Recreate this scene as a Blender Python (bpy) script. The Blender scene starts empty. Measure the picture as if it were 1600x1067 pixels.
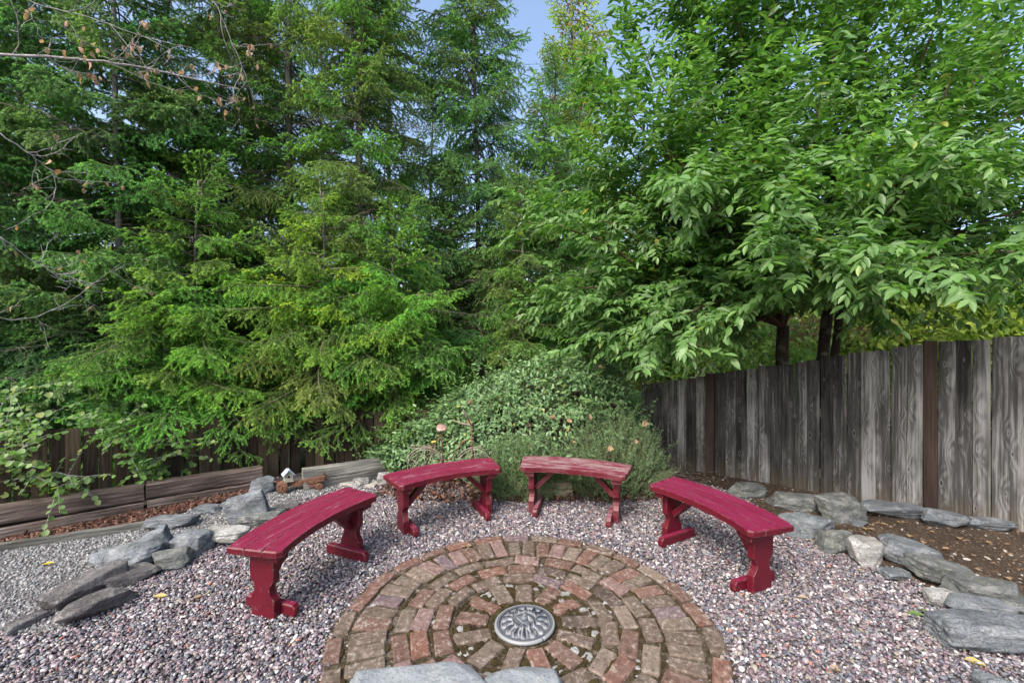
import bpy, bmesh, math, random
import numpy as np
from mathutils import Vector, Matrix, noise

R = math.radians
rng = np.random.default_rng(11)
random.seed(5)
scene = bpy.context.scene
COL = scene.collection

# ------------------------------------------------------------------ camera, sky, sun, exposure
cam_d = bpy.data.cameras.new('camera')
cam_d.lens = 16.0; cam_d.sensor_width = 36.0
cam_d.clip_start = 0.05; cam_d.clip_end = 2000
cam = bpy.data.objects.new('camera', cam_d); COL.objects.link(cam)
cam.location = (0, 0, 1.55); cam.rotation_euler = (R(90), 0, 0)
scene.camera = cam

SUN_EL, SUN_AZ = 46.0, 215.0           # azimuth from +Y (view direction), negative = left
world = bpy.data.worlds.new('World'); scene.world = world; world.use_nodes = True
wn = world.node_tree; wn.nodes.clear()
sky = wn.nodes.new('ShaderNodeTexSky'); sky.sky_type = 'NISHITA'; sky.sun_disc = False
sky.sun_elevation = R(SUN_EL); sky.sun_rotation = R(SUN_AZ)
sky.air_density = 1.0; sky.dust_density = 5.0; sky.ozone_density = 1.5
bg = wn.nodes.new('ShaderNodeBackground'); bg.inputs['Strength'].default_value = 0.15
wo = wn.nodes.new('ShaderNodeOutputWorld')
wn.links.new(sky.outputs[0], bg.inputs['Color']); wn.links.new(bg.outputs[0], wo.inputs[0])
sl = bpy.data.lights.new('sun', 'SUN'); sl.energy = 1.3; sl.angle = R(20); sl.color = (1.0, 0.94, 0.86)
sun = bpy.data.objects.new('sun', sl); COL.objects.link(sun)
sd = Vector((math.sin(R(SUN_AZ)) * math.cos(R(SUN_EL)), math.cos(R(SUN_AZ)) * math.cos(R(SUN_EL)), math.sin(R(SUN_EL))))
sun.rotation_euler = sd.to_track_quat('Z', 'Y').to_euler()
sun.location = (-4, 9, 6)
vs = scene.view_settings
scene.display_settings.display_device = 'sRGB'
vs.view_transform = 'Standard'; vs.look = 'None'; vs.gamma = 1.0; vs.use_curve_mapping = False
vs.exposure = 1.38
scene.cycles.max_bounces = 8
scene.cycles.transparent_max_bounces = 8

# ------------------------------------------------------------------ positions
F = 711.0
def gz(x, y):                          # the patio rises very gently away from the house
    return 0.05 * (min(max(y, 0.5), 4.6) - 2.5)
def gzn(y): return 0.05 * (np.clip(y, 0.5, 4.6) - 2.5)
def G(px, py):                         # photograph direction -> point on the patio
    v = (py - 533) / F
    y = 1.675 / (v + 0.05)
    if y > 4.6: y = (1.55 - 0.105) / v
    return Vector(((px - 800) / F * y, y, gz(0, y)))
def P(px, py, y):                      # photograph direction -> point at distance y
    return Vector(((px - 800) / F * y, y, 1.55 - (py - 533) / F * y))
TILT = math.atan(0.05)

# ------------------------------------------------------------------ object helpers
def tag(o, label=None, cat=None, group=None, kind=None):
    if label: o['label'] = label
    if cat: o['category'] = cat
    if group: o['group'] = group
    if kind: o['kind'] = kind
    return o
def empty(name, loc=(0, 0, 0), rz=0, label=None, cat=None, group=None, kind=None):
    o = bpy.data.objects.new(name, None); COL.objects.link(o)
    o.location = loc; o.rotation_euler = (0, 0, rz); o.empty_display_size = 0.1
    return tag(o, label, cat, group, kind)
def link(name, me, m=None, parent=None, loc=None, rot=None, color=None):
    o = bpy.data.objects.new(name, me); COL.objects.link(o)
    if m is not None and len(me.materials) == 0: me.materials.append(m)
    if parent: o.parent = parent
    if loc is not None: o.location = loc
    if rot is not None: o.rotation_euler = rot
    if color is not None: o.color = (*color, 1.0) if len(color) == 3 else color
    return o
def smooth(me, on=True):
    me.polygons.foreach_set('use_smooth', [on] * len(me.polygons)); me.update()
def me_np(name, v, f, sm=False):
    """v (N,3) float, f (M,k) int of one face size -> mesh"""
    v = np.asarray(v, dtype=np.float32); f = np.asarray(f, dtype=np.int32)
    me = bpy.data.meshes.new(name); k = f.shape[1]
    me.vertices.add(len(v)); me.vertices.foreach_set('co', v.ravel())
    me.loops.add(f.size); me.loops.foreach_set('vertex_index', f.ravel())
    me.polygons.add(len(f)); me.polygons.foreach_set('loop_start', np.arange(0, f.size, k, dtype=np.int32))
    if sm: me.polygons.foreach_set('use_smooth', np.ones(len(f), dtype=bool))
    me.update(calc_edges=True); me.validate()
    return me
def me_bm(name, bm, sm=False):
    bmesh.ops.recalc_face_normals(bm, faces=bm.faces)
    me = bpy.data.meshes.new(name); bm.to_mesh(me); bm.free()
    if sm: smooth(me)
    return me
def bm_box(bm, sx, sy, sz, c=(0, 0, 0), rot=None, bev=0.0):
    M = Matrix.Translation(c)
    if rot is not None: M = M @ rot
    r = bmesh.ops.create_cube(bm, size=1.0, matrix=M @ Matrix.Diagonal((sx, sy, sz, 1)))
    if bev:
        es = list({e for v in r['verts'] for e in v.link_edges})
        bmesh.ops.bevel(bm, geom=es, offset=bev, segments=1, affect='EDGES', profile=0.5)
def box_me(name, sx, sy, sz, c=(0, 0, 0), bev=0.0):
    bm = bmesh.new(); bm_box(bm, sx, sy, sz, c, None, bev); return me_bm(name, bm)
def prism_me(name, poly, z0, z1, bev=0.0, M=None, seg=1):
    """poly: list of 2D points; extruded z0..z1; M maps to the final frame"""
    bm = bmesh.new()
    lo = [bm.verts.new((x, y, z0)) for x, y in poly]; hi = [bm.verts.new((x, y, z1)) for x, y in poly]
    bm.faces.new(list(reversed(lo))); bm.faces.new(hi); n = len(poly)
    rim = []
    for i in range(n):
        bm.faces.new((lo[i], lo[(i + 1) % n], hi[(i + 1) % n], hi[i]))
    if bev:
        es = [e for e in bm.edges if abs(e.verts[0].co.z - e.verts[1].co.z) < 1e-6]
        bmesh.ops.bevel(bm, geom=es, offset=bev, segments=seg, affect='EDGES', profile=0.5)
    if M is not None: bmesh.ops.transform(bm, matrix=M, verts=bm.verts)
    return me_bm(name, bm)
def bm_tube(bm, pts, rad, n=8, cap=True):
    """tube along pts (list of Vector), rad float or list"""
    pts = [Vector(p) for p in pts]; k = len(pts)
    rs = rad if hasattr(rad, '__len__') else [rad] * k
    rings = []; prev = None
    for i, p in enumerate(pts):
        t = (pts[min(i + 1, k - 1)] - pts[max(i - 1, 0)]).normalized()
        if prev is None:
            a = t.cross(Vector((0, 0, 1)))
            if a.length < 1e-3: a = t.cross(Vector((1, 0, 0)))
        else:
            a = prev - t * prev.dot(t)
        a.normalize(); prev = a; b = t.cross(a)
        rings.append([bm.verts.new(p + (a * math.cos(2 * math.pi * j / n) + b * math.sin(2 * math.pi * j / n)) * rs[i]) for j in range(n)])
    for i in range(k - 1):
        for j in range(n):
            bm.faces.new((rings[i][j], rings[i][(j + 1) % n], rings[i + 1][(j + 1) % n], rings[i + 1][j]))
    if cap and n > 2:
        bm.faces.new(list(reversed(rings[0]))); bm.faces.new(rings[-1])
def tube_me(name, paths, n=8, sm=True):
    bm = bmesh.new()
    for pts, rad in paths: bm_tube(bm, pts, rad, n)
    return me_bm(name, bm, sm)
class Tubes:                            # many thin twigs as one mesh, fast
    def __init__(s): s.v = []; s.f = []; s.n = 0
    def add(s, pts, r0, r1, n=3):
        pts = np.asarray(pts, float); k = len(pts)
        t = np.gradient(pts, axis=0); t /= (np.linalg.norm(t, axis=1, keepdims=True) + 1e-9)
        ref = np.array([0.31, 0.2, 0.93]); a = np.cross(t, ref); a /= (np.linalg.norm(a, axis=1, keepdims=True) + 1e-9)
        b = np.cross(t, a); rr = np.linspace(r0, r1, k)[:, None, None]
        an = np.arange(n) * 2 * np.pi / n
        ring = pts[:, None, :] + rr * (a[:, None, :] * np.cos(an)[None, :, None] + b[:, None, :] * np.sin(an)[None, :, None])
        s.v.append(ring.reshape(-1, 3))
        i = np.arange(k - 1)[:, None] * n; j = np.arange(n)[None, :]; j2 = (j + 1) % n
        q = np.stack([i + j, i + j2, i + n + j2, i + n + j], -1).reshape(-1, 4) + s.n
        s.f.append(q); s.n += k * n
    def mesh(s, name): return me_np(name, np.concatenate(s.v), np.concatenate(s.f), True)
def norm(a): return a / (np.linalg.norm(a, axis=-1, keepdims=True) + 1e-9)

# ------------------------------------------------------------------ node helpers
def new_mat(name):
    m = bpy.data.materials.new(name); m.use_nodes = True; nt = m.node_tree
    nt.nodes.clear(); out = nt.nodes.new('ShaderNodeOutputMaterial'); return m, nt, out
def nd(nt, t, ins=None, **props):
    n = nt.nodes.new(t)
    for k, v in props.items(): setattr(n, k, v)
    for k, v in (ins or {}).items():
        s = n.inputs[k]
        if isinstance(v, bpy.types.NodeSocket): nt.links.new(v, s)
        else: s.default_value = v
    return n
def ramp(nt, fac, stops, interp='LINEAR'):
    n = nt.nodes.new('ShaderNodeValToRGB'); cr = n.color_ramp; cr.interpolation = interp
    while len(cr.elements) > 1: cr.elements.remove(cr.elements[0])
    for i, (p, c) in enumerate(stops):
        e = cr.elements[0] if i == 0 else cr.elements.new(p)
        e.position = p; e.color = (*c, 1) if len(c) == 3 else c
    if isinstance(fac, bpy.types.NodeSocket): nt.links.new(fac, n.inputs[0])
    return n.outputs[0]
def g3(v): return (v, v, v)
def mixc(nt, f, a, b, mode='MIX'):
    n = nt.nodes.new('ShaderNodeMix'); n.data_type = 'RGBA'; n.blend_type = mode; n.clamp_result = False
    for s, v in ((n.inputs[0], f), (n.inputs[6], a), (n.inputs[7], b)):
        if isinstance(v, bpy.types.NodeSocket): nt.links.new(v, s)
        elif isinstance(v, (int, float)): s.default_value = v
        else: s.default_value = (*v, 1) if len(v) == 3 else v
    return n.outputs[2]
def math_(nt, op, a, b=0.0, c=0.0, clamp=False):
    n = nt.nodes.new('ShaderNodeMath'); n.operation = op; n.use_clamp = clamp
    for s, v in zip(n.inputs, (a, b, c)):
        if isinstance(v, bpy.types.NodeSocket): nt.links.new(v, s)
        else: s.default_value = v
    return n.outputs[0]
def coords(nt, kind='Object', scale=(1, 1, 1), rnd=True):
    tc = nt.nodes.new('ShaderNodeTexCoord'); o = tc.outputs[kind]
    mp = nd(nt, 'ShaderNodeMapping', {'Vector': o, 'Scale': scale})
    if rnd:
        oi = nt.nodes.new('ShaderNodeObjectInfo')
        k = math_(nt, 'MULTIPLY', oi.outputs['Random'], 37.0)
        cb = nd(nt, 'ShaderNodeCombineXYZ', {'X': k, 'Y': k, 'Z': k})
        nt.links.new(cb.outputs[0], mp.inputs['Location'])
    return mp.outputs[0]
def nz(nt, vec, scale, detail=4, rough=0.55, dist=0.0, col=False):
    n = nd(nt, 'ShaderNodeTexNoise', {'Vector': vec, 'Scale': scale, 'Detail': detail, 'Roughness': rough, 'Distortion': dist})
    return n.outputs[1 if col else 0]
def bump(nt, h, strength=0.5, dist=0.01, nrm=None):
    n = nd(nt, 'ShaderNodeBump', {'Height': h, 'Strength': strength, 'Distance': dist})
    if nrm is not None: nt.links.new(nrm, n.inputs['Normal'])
    return n.outputs[0]
def pbsdf(nt, out, col, rough=0.8, nrm=None, metal=0.0, spec=0.4):
    p = nd(nt, 'ShaderNodeBsdfPrincipled', {'Metallic': metal, 'Specular IOR Level': spec})
    for k, v in (('Base Color', col), ('Roughness', rough)):
        if isinstance(v, bpy.types.NodeSocket): nt.links.new(v, p.inputs[k])
        else: p.inputs[k].default_value = (*v, 1) if hasattr(v, '__len__') else v
    if nrm is not None: nt.links.new(nrm, p.inputs['Normal'])
    if out is not None: nt.links.new(p.outputs[0], out.inputs[0])
    return p.outputs[0]

def leaf_mat(name, stops, trans=0.35, rough=0.45, tint=True, spec=0.45, isl=True, tip=None):
    m, nt, out = new_mat(name)
    oi = nt.nodes.new('ShaderNodeObjectInfo')
    geo = nt.nodes.new('ShaderNodeNewGeometry')
    if isl: r = geo.outputs['Random Per Island']
    else:
        tc = nt.nodes.new('ShaderNodeTexCoord'); r = ramp(nt, nz(nt, tc.outputs['Object'], 9.0, 2), [(0.3, g3(0)), (0.7, g3(1))])
    c = ramp(nt, r, stops)
    if tip:
        at = nd(nt, 'ShaderNodeAttribute', attribute_name='tip')
        c = mixc(nt, at.outputs['Fac'], c, tip)
    if tint: c = mixc(nt, 1.0, c, oi.outputs['Color'], 'MULTIPLY')
    # the underside of a leaf is paler
    c = mixc(nt, math_(nt, 'MULTIPLY', geo.outputs['Backfacing'], 0.3), c, (0.16, 0.22, 0.12))
    p = pbsdf(nt, None, c, rough, spec=spec)
    tcol = mixc(nt, 0.5, c, mixc(nt, 1.0, c, (2.2, 2.3, 0.7), 'MULTIPLY'))
    t = nd(nt, 'ShaderNodeBsdfTranslucent', {'Color': tcol})
    mx = nd(nt, 'ShaderNodeMixShader', {0: trans}); nt.links.new(p, mx.inputs[1]); nt.links.new(t.outputs[0], mx.inputs[2])
    nt.links.new(mx.outputs[0], out.inputs[0])
    return m

def bark_mat(name, a, b, scale=14, zs=0.25, ring=False):
    m, nt, out = new_mat(name)
    v = coords(nt, 'Object', (1, 1, zs))
    n1 = nz(nt, v, scale, 6, 0.7); n2 = nz(nt, v, scale * 0.3, 3)
    c = mixc(nt, ramp(nt, n1, [(0.3, g3(0)), (0.7, g3(1))]), a, b)
    c = mixc(nt, ramp(nt, n2, [(0.55, g3(0)), (0.75, g3(0.6))]), c, (0.28, 0.3, 0.24))
    pbsdf(nt, out, c, 0.9, bump(nt, n1, 0.8, 0.02)); return m

# ------------------------------------------------------------------ materials
def wood_board(name, dark, mid, light, rust=0.0, base=0.0, knots=True):
    m, nt, out = new_mat(name)
    oi = nt.nodes.new('ShaderNodeObjectInfo'); rnd = oi.outputs['Random']
    v = coords(nt, 'Object', (1, 1, 1))
    # knots: cells stretched along the board bend the grain round them
    kx = nd(nt, 'ShaderNodeSeparateXYZ', {'Vector': v})
    kv = nd(nt, 'ShaderNodeCombineXYZ', {'X': math_(nt, 'MULTIPLY', kx.outputs[0], 8.0), 'Y': math_(nt, 'MULTIPLY', kx.outputs[2], 4.4)}).outputs[0]
    vo = nd(nt, 'ShaderNodeTexVoronoi', {'Vector': kv, 'Scale': 1.0, 'Randomness': 1.0}, voronoi_dimensions='2D')
    gate = nd(nt, 'ShaderNodeSeparateColor', {'Color': vo.outputs['Color']})
    kd = math_(nt, 'ADD', vo.outputs['Distance'], math_(nt, 'MULTIPLY', gate.outputs[0], 0.13))
    kd = math_(nt, 'ADD', kd, math_(nt, 'MULTIPLY', math_(nt, 'SUBTRACT', nz(nt, v, 60, 2), 0.5), 0.05))
    k = ramp(nt, kd, [(0.0, g3(1)), (0.12, g3(0.75)), (0.45, g3(0.0))])
    sx = nd(nt, 'ShaderNodeSeparateXYZ', {'Vector': v})
    wob = nz(nt, nd(nt, 'ShaderNodeMapping', {'Vector': v, 'Scale': (5, 1, 1.3)}).outputs[0], 1.0, 3, 0.5)
    ph = math_(nt, 'MULTIPLY', math_(nt, 'ADD', sx.outputs[0], sx.outputs[1]), 190.0)
    ph = math_(nt, 'ADD', ph, math_(nt, 'MULTIPLY', wob, 30.0))
    if knots: ph = math_(nt, 'ADD', ph, math_(nt, 'MULTIPLY', k, 13.0))
    gr = math_(nt, 'ADD', math_(nt, 'MULTIPLY', math_(nt, 'SINE', ph), 0.5), 0.5)
    fine = nz(nt, nd(nt, 'ShaderNodeMapping', {'Vector': v, 'Scale': (140, 140, 3.2)}).outputs[0], 1.0, 4, 0.7)
    weather = nz(nt, nd(nt, 'ShaderNodeMapping', {'Vector': v, 'Scale': (6, 6, 1.6)}).outputs[0], 1.0, 5, 0.65)
    tone = math_(nt, 'ADD', math_(nt, 'MULTIPLY', gr, 0.13), math_(nt, 'MULTIPLY', fine, 0.66))
    tone = math_(nt, 'ADD', tone, math_(nt, 'MULTIPLY', math_(nt, 'SUBTRACT', weather, 0.5), 1.6))
    streak = nz(nt, nd(nt, 'ShaderNodeMapping', {'Vector': v, 'Scale': (38, 38, 0.8)}).outputs[0], 1.0, 3, 0.6)
    tone = math_(nt, 'ADD', tone, math_(nt, 'MULTIPLY', math_(nt, 'SUBTRACT', streak, 0.5), 0.7))
    tone = math_(nt, 'ADD', tone, math_(nt, 'MULTIPLY', math_(nt, 'SUBTRACT', rnd, 0.5), 0.42))
    c = ramp(nt, tone, [(0.05, dark), (0.42, mid), (0.85, light)])
    if knots:
        kk = ramp(nt, kd, [(0.0, g3(1)), (0.045, g3(1)), (0.07, g3(0)), (1, g3(0))])
        c = mixc(nt, math_(nt, 'MULTIPLY', kk, 0.75), c, (dark[0] * .4, dark[1] * .4, dark[2] * .4))
        kr = ramp(nt, kd, [(0.06, g3(0)), (0.085, g3(1)), (0.14, g3(0))])
        c = mixc(nt, math_(nt, 'MULTIPLY', kr, 0.3), c, light)
    sz = sx.outputs[2]
    if base:   # splashed soil and damp along the foot of the board
        gp = nt.nodes.new('ShaderNodeNewGeometry'); s2 = nd(nt, 'ShaderNodeSeparateXYZ', {'Vector': gp.outputs['Position']})
        lo = math_(nt, 'ADD', s2.outputs[2], math_(nt, 'MULTIPLY', weather, 0.4))
        c = mixc(nt, math_(nt, 'MULTIPLY', ramp(nt, lo, [(0.25, g3(1)), (0.5, g3(0))]), base), c, (0.16, 0.115, 0.065))
    if rust: c = mixc(nt, rust, c, (0.10, 0.045, 0.03))
    h = math_(nt, 'ADD', math_(nt, 'MULTIPLY', gr, 0.5), fine)
    pbsdf(nt, out, c, 0.88, bump(nt, h, 0.6, 0.004), spec=0.25); return m

def rock_mat(name, a, b, c3, lich=0.35, moss=0.2, scale=6, crack=0.2):
    m, nt, out = new_mat(name)
    v = coords(nt, 'Object', (1, 1, 1)); vst = nd(nt, 'ShaderNodeMapping', {'Vector': v, 'Scale': (1, 1, 1.9), 'Rotation': (0.5, 0.3, 0)}).outputs[0]
    n1 = nz(nt, vst, scale, 8, 0.65, 0.4); n2 = nz(nt, v, scale * 3.5, 8, 0.75); n3 = nz(nt, v, scale * 18, 4, 0.7)
    c = ramp(nt, n1, [(0.3, a), (0.5, b), (0.68, c3)])
    c = mixc(nt, ramp(nt, n3, [(0.35, g3(0.45)), (0.5, g3(0)), (0.62, g3(0))]), c, (0.05, 0.055, 0.06))
    c = mixc(nt, math_(nt, 'MULTIPLY', ramp(nt, n2, [(0.54, g3(0)), (0.62, g3(1))]), lich), c, (0.42, 0.42, 0.40))
    gp = nt.nodes.new('ShaderNodeNewGeometry'); s = nd(nt, 'ShaderNodeSeparateXYZ', {'Vector': gp.outputs['Normal']})
    mo = math_(nt, 'MULTIPLY', ramp(nt, nz(nt, v, scale * 1.3, 4, 0.6), [(0.56, g3(0)), (0.64, g3(1))]), moss)
    c = mixc(nt, mo, c, (0.09, 0.09, 0.035))
    vc = nd(nt, 'ShaderNodeTexVoronoi', {'Vector': nd(nt, 'ShaderNodeVectorMath', {0: vst, 1: nz(nt, v, scale, 3, col=True)}, operation='ADD').outputs[0], 'Scale': scale * .8}, feature='DISTANCE_TO_EDGE')
    crk = ramp(nt, vc.outputs['Distance'], [(0.0, g3(1)), (0.035, g3(0))])
    c = mixc(nt, math_(nt, 'MULTIPLY', crk, crack), c, (0.03, 0.03, 0.03))
    h = math_(nt, 'ADD', math_(nt, 'MULTIPLY', n1, 1.4), math_(nt, 'MULTIPLY', n2, 0.6))
    h = math_(nt, 'SUBTRACT', h, math_(nt, 'MULTIPLY', crk, crack * .8))
    h = math_(nt, 'ADD', h, math_(nt, 'MULTIPLY', n3, 0.25))
    pbsdf(nt, out, c, 0.82, bump(nt, h, 0.9, 0.03), spec=0.35); return m

MAT = {}
MAT['fence_grey'] = wood_board('weathered grey fence wood', (0.012, 0.0115, 0.011), (0.052, 0.051, 0.050), (0.25, 0.25, 0.252), base=0.25)
MAT['fence_brown'] = wood_board('brown fence wood', (0.012, 0.009, 0.006), (0.04, 0.028, 0.019), (0.10, 0.075, 0.05), base=0.0, knots=False)
MAT['post'] = wood_board('treated reddish post', (0.02, 0.012, 0.010), (0.04, 0.027, 0.022), (0.075, 0.055, 0.047), knots=False)
MAT['timber'] = wood_board('weathered timber', (0.018, 0.014, 0.012), (0.085, 0.064, 0.055), (0.26, 0.22, 0.20), knots=False)
MAT['timber_grey'] = wood_board('grey timber', (0.04, 0.04, 0.035), (0.13, 0.13, 0.12), (0.28, 0.28, 0.25), knots=False)
MAT['rock_blue'] = rock_mat('blue grey rock', (0.07, 0.083, 0.095), (0.14, 0.16, 0.18), (0.27, 0.29, 0.31), 0.3, 0.15)
MAT['rock_green'] = rock_mat('green grey rock', (0.05, 0.056, 0.056), (0.115, 0.126, 0.124), (0.24, 0.25, 0.243), 0.3, 0.25)
MAT['rock_brown'] = rock_mat('dark slate', (0.05, 0.047, 0.048), (0.10, 0.093, 0.096), (0.2, 0.19, 0.19), 0.35, 0.1)
MAT['rock_pale'] = rock_mat('pale rock', (0.15, 0.15, 0.145), (0.29, 0.29, 0.28), (0.46, 0.46, 0.45), 0.5, 0.2)
MAT['rock_big'] = rock_mat('speckled grey boulder', (0.15, 0.175, 0.195), (0.23, 0.26, 0.28), (0.31, 0.34, 0.36), 0.3, 0.0, 4, crack=0.0)

# red bench paint; object colour R = how worn
def paint_mat():
    m, nt, out = new_mat('faded crimson paint')
    oi = nt.nodes.new('ShaderNodeObjectInfo'); sc = nd(nt, 'ShaderNodeSeparateColor', {'Color': oi.outputs['Color']})
    v = coords(nt, 'Object', (1, 1, 1))
    st = nd(nt, 'ShaderNodeMapping', {'Vector': v, 'Scale': (3.5, 30, 30)}).outputs[0]
    n1 = nz(nt, st, 1.0, 6, 0.7); n2 = nz(nt, v, 9, 5, 0.6); n3 = nz(nt, v, 90, 3, 0.6)
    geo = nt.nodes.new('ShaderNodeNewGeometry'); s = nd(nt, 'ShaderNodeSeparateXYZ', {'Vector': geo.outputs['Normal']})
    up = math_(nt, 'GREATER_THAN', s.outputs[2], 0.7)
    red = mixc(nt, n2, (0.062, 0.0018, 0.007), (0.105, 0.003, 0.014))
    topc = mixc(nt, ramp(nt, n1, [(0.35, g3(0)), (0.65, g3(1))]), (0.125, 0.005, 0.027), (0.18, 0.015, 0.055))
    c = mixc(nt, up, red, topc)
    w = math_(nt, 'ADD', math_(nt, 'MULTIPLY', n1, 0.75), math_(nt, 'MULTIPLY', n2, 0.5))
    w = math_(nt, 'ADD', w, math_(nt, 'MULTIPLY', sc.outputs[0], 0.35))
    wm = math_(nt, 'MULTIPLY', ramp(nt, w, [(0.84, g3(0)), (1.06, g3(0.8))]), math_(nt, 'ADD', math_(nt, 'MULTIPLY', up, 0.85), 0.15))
    c = mixc(nt, wm, c, mixc(nt, n3, (0.13, 0.095, 0.085), (0.34, 0.27, 0.29)))
    dk = ramp(nt, nz(nt, st, 2.3, 5, 0.75), [(0.28, g3(0.75)), (0.4, g3(0))])
    c = mixc(nt, dk, c, (0.05, 0.012, 0.018))
    bv = nd(nt, 'ShaderNodeBevel', {'Radius': 0.008}, samples=4)
    dt = nd(nt, 'ShaderNodeVectorMath', {0: bv.outputs[0], 1: geo.outputs['Normal']}, operation='DOT_PRODUCT')
    ed = math_(nt, 'MULTIPLY', ramp(nt, dt.outputs['Value'], [(0.80, g3(1)), (0.985, g3(0))]), ramp(nt, math_(nt, 'ADD', nz(nt, v, 28, 5, 0.7), math_(nt, 'MULTIPLY', sc.outputs[0], .06)), [(0.5, g3(0)), (0.6, g3(0.9))]))
    c = mixc(nt, ed, c, (0.20, 0.15, 0.115))
    sp = ramp(nt, nz(nt, v, 130, 2, 0.5), [(0.69, g3(0)), (0.72, g3(0.7))])
    c = mixc(nt, math_(nt, 'MULTIPLY', sp, math_(nt, 'ADD', math_(nt, 'MULTIPLY', up, 0.75), 0.15)), c, (0.45, 0.42, 0.4))
    rough = math_(nt, 'ADD', math_(nt, 'MULTIPLY', wm, 0.4), 0.45)
    pbsdf(nt, out, c, rough, bump(nt, math_(nt, 'ADD', n1, math_(nt, 'MULTIPLY', n3, 0.3)), 0.45, 0.004)); return m
MAT['paint'] = paint_mat()

def brick_mat():
    m, nt, out = new_mat('old worn brick')
    oi = nt.nodes.new('ShaderNodeObjectInfo')
    v = coords(nt, 'Object', (1, 1, 1))
    base = ramp(nt, oi.outputs['Random'], [(0, (0.10, 0.055, 0.042)), (0.14, (0.085, 0.065, 0.05)), (0.3, (0.125, 0.062, 0.047)), (0.4, (0.105, 0.085, 0.066)),
        (0.54, (0.165, 0.105, 0.10)), (0.63, (0.11, 0.08, 0.095)), (0.72, (0.10, 0.074, 0.058)), (0.84, (0.145, 0.068, 0.048)), (0.91, (0.055, 0.042, 0.036)), (0.95, (0.15, 0.12, 0.095))], 'CONSTANT')
    n1 = nz(nt, v, 11, 6, 0.7); n2 = nz(nt, v, 34, 5, 0.7); n3 = nz(nt, v, 120, 3, 0.6)
    c = mixc(nt, ramp(nt, n1, [(0.4, g3(0)), (0.72, g3(0.55))]), base, (0.20, 0.15, 0.13))
    c = mixc(nt, ramp(nt, n2, [(0.53, g3(0)), (0.66, g3(0.75))]), c, (0.30, 0.265, 0.235))
    c = mixc(nt, ramp(nt, n2, [(0.32, g3(0.85)), (0.46, g3(0))]), c, (0.035, 0.028, 0.02))
    c = mixc(nt, ramp(nt, n3, [(0.3, g3(0.6)), (0.42, g3(0))]), c, (0.05, 0.04, 0.03))
    h = math_(nt, 'ADD', math_(nt, 'MULTIPLY', n2, 0.8), math_(nt, 'MULTIPLY', n3, 0.3))
    pbsdf(nt, out, c, 0.9, bump(nt, h, 0.9, 0.012), spec=0.25); return m
MAT['brick'] = brick_mat()

def ground_mat(name, stops, scale=40, bs=0.8, extra=None):
    m, nt, out = new_mat(name)
    v = coords(nt, 'Object', rnd=False)
    n1 = nz(nt, v, scale, 6, 0.7); n2 = nz(nt, v, scale / 9, 4, 0.6)
    c = ramp(nt, math_(nt, 'ADD', math_(nt, 'MULTIPLY', n1, 0.6), math_(nt, 'MULTIPLY', n2, 0.4)), stops)
    if extra: c = mixc(nt, ramp(nt, nz(nt, v, scale * 2.2, 3), [(0.6, g3(0)), (0.66, g3(0.8))]), c, extra)
    pbsdf(nt, out, c, 0.95, bump(nt, n1, bs, 0.02), spec=0.2); return m
MAT['joint'] = ground_mat('moss and sand joints', [(0.35, (0.022, 0.016, 0.009)), (0.5, (0.05, 0.038, 0.022)), (0.62, (0.14, 0.12, 0.095)), (0.7, (0.06, 0.055, 0.022))], 30, 1.0, (0.2, 0.18, 0.155))
MAT['grit'] = ground_mat('gravel bed', [(0.3, (0.05, 0.045, 0.045)), (0.55, (0.13, 0.12, 0.125)), (0.7, (0.25, 0.23, 0.24))], 90)
MAT['soil'] = ground_mat('dark soil', [(0.35, (0.025, 0.017, 0.012)), (0.55, (0.06, 0.042, 0.03)), (0.72, (0.12, 0.09, 0.07))], 35, 1.0, (0.2, 0.17, 0.14))
MAT['forest'] = ground_mat('forest floor', [(0.35, (0.02, 0.025, 0.01)), (0.55, (0.05, 0.055, 0.022)), (0.72, (0.10, 0.10, 0.04))], 6, 0.6)
MAT['bark_floor'] = ground_mat('bark mulch', [(0.35, (0.05, 0.02, 0.012)), (0.55, (0.12, 0.05, 0.03)), (0.7, (0.2, 0.1, 0.07))], 50, 1.0)
MAT['concrete'] = ground_mat('weathered concrete', [(0.3, (0.2, 0.19, 0.17)), (0.6, (0.33, 0.32, 0.3)), (0.75, (0.42, 0.41, 0.39))], 25, 0.4)

def pebble_mat(name, stops, rough=0.55):
    stops = [(p, tuple(0.02 + q * 0.82 for q in c_)) for p, c_ in stops] if 'pebbles' in name else [(p, tuple(q * .8 for q in c_)) for p, c_ in stops]
    m, nt, out = new_mat(name)
    at = nd(nt, 'ShaderNodeAttribute', attribute_type='INSTANCER', attribute_name='tone')
    c = ramp(nt, at.outputs['Fac'], stops, 'CONSTANT')
    tc = nt.nodes.new('ShaderNodeTexCoord')
    n1 = nz(nt, tc.outputs['Object'], 70, 4, 0.6)
    c = mixc(nt, ramp(nt, n1, [(0.35, g3(0.5)), (0.55, g3(0))]), c, mixc(nt, 1.0, c, (0.45, 0.42, 0.42), 'MULTIPLY'))
    pbsdf(nt, out, c, rough, spec=0.45); return m
MAT['pebble'] = pebble_mat('mixed river pebbles', [(0, (0.40, 0.38, 0.39)), (0.11, (0.20, 0.145, 0.16)), (0.24, (0.10, 0.11, 0.145)), (0.37, (0.26, 0.215, 0.24)),
    (0.46, (0.05, 0.047, 0.06)), (0.59, (0.17, 0.12, 0.15)), (0.69, (0.24, 0.215, 0.175)), (0.76, (0.16, 0.175, 0.20)), (0.86, (0.085, 0.055, 0.068)), (0.955, (0.58, 0.56, 0.56)), (0.992, (0.34, 0.13, 0.08))])
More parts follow.
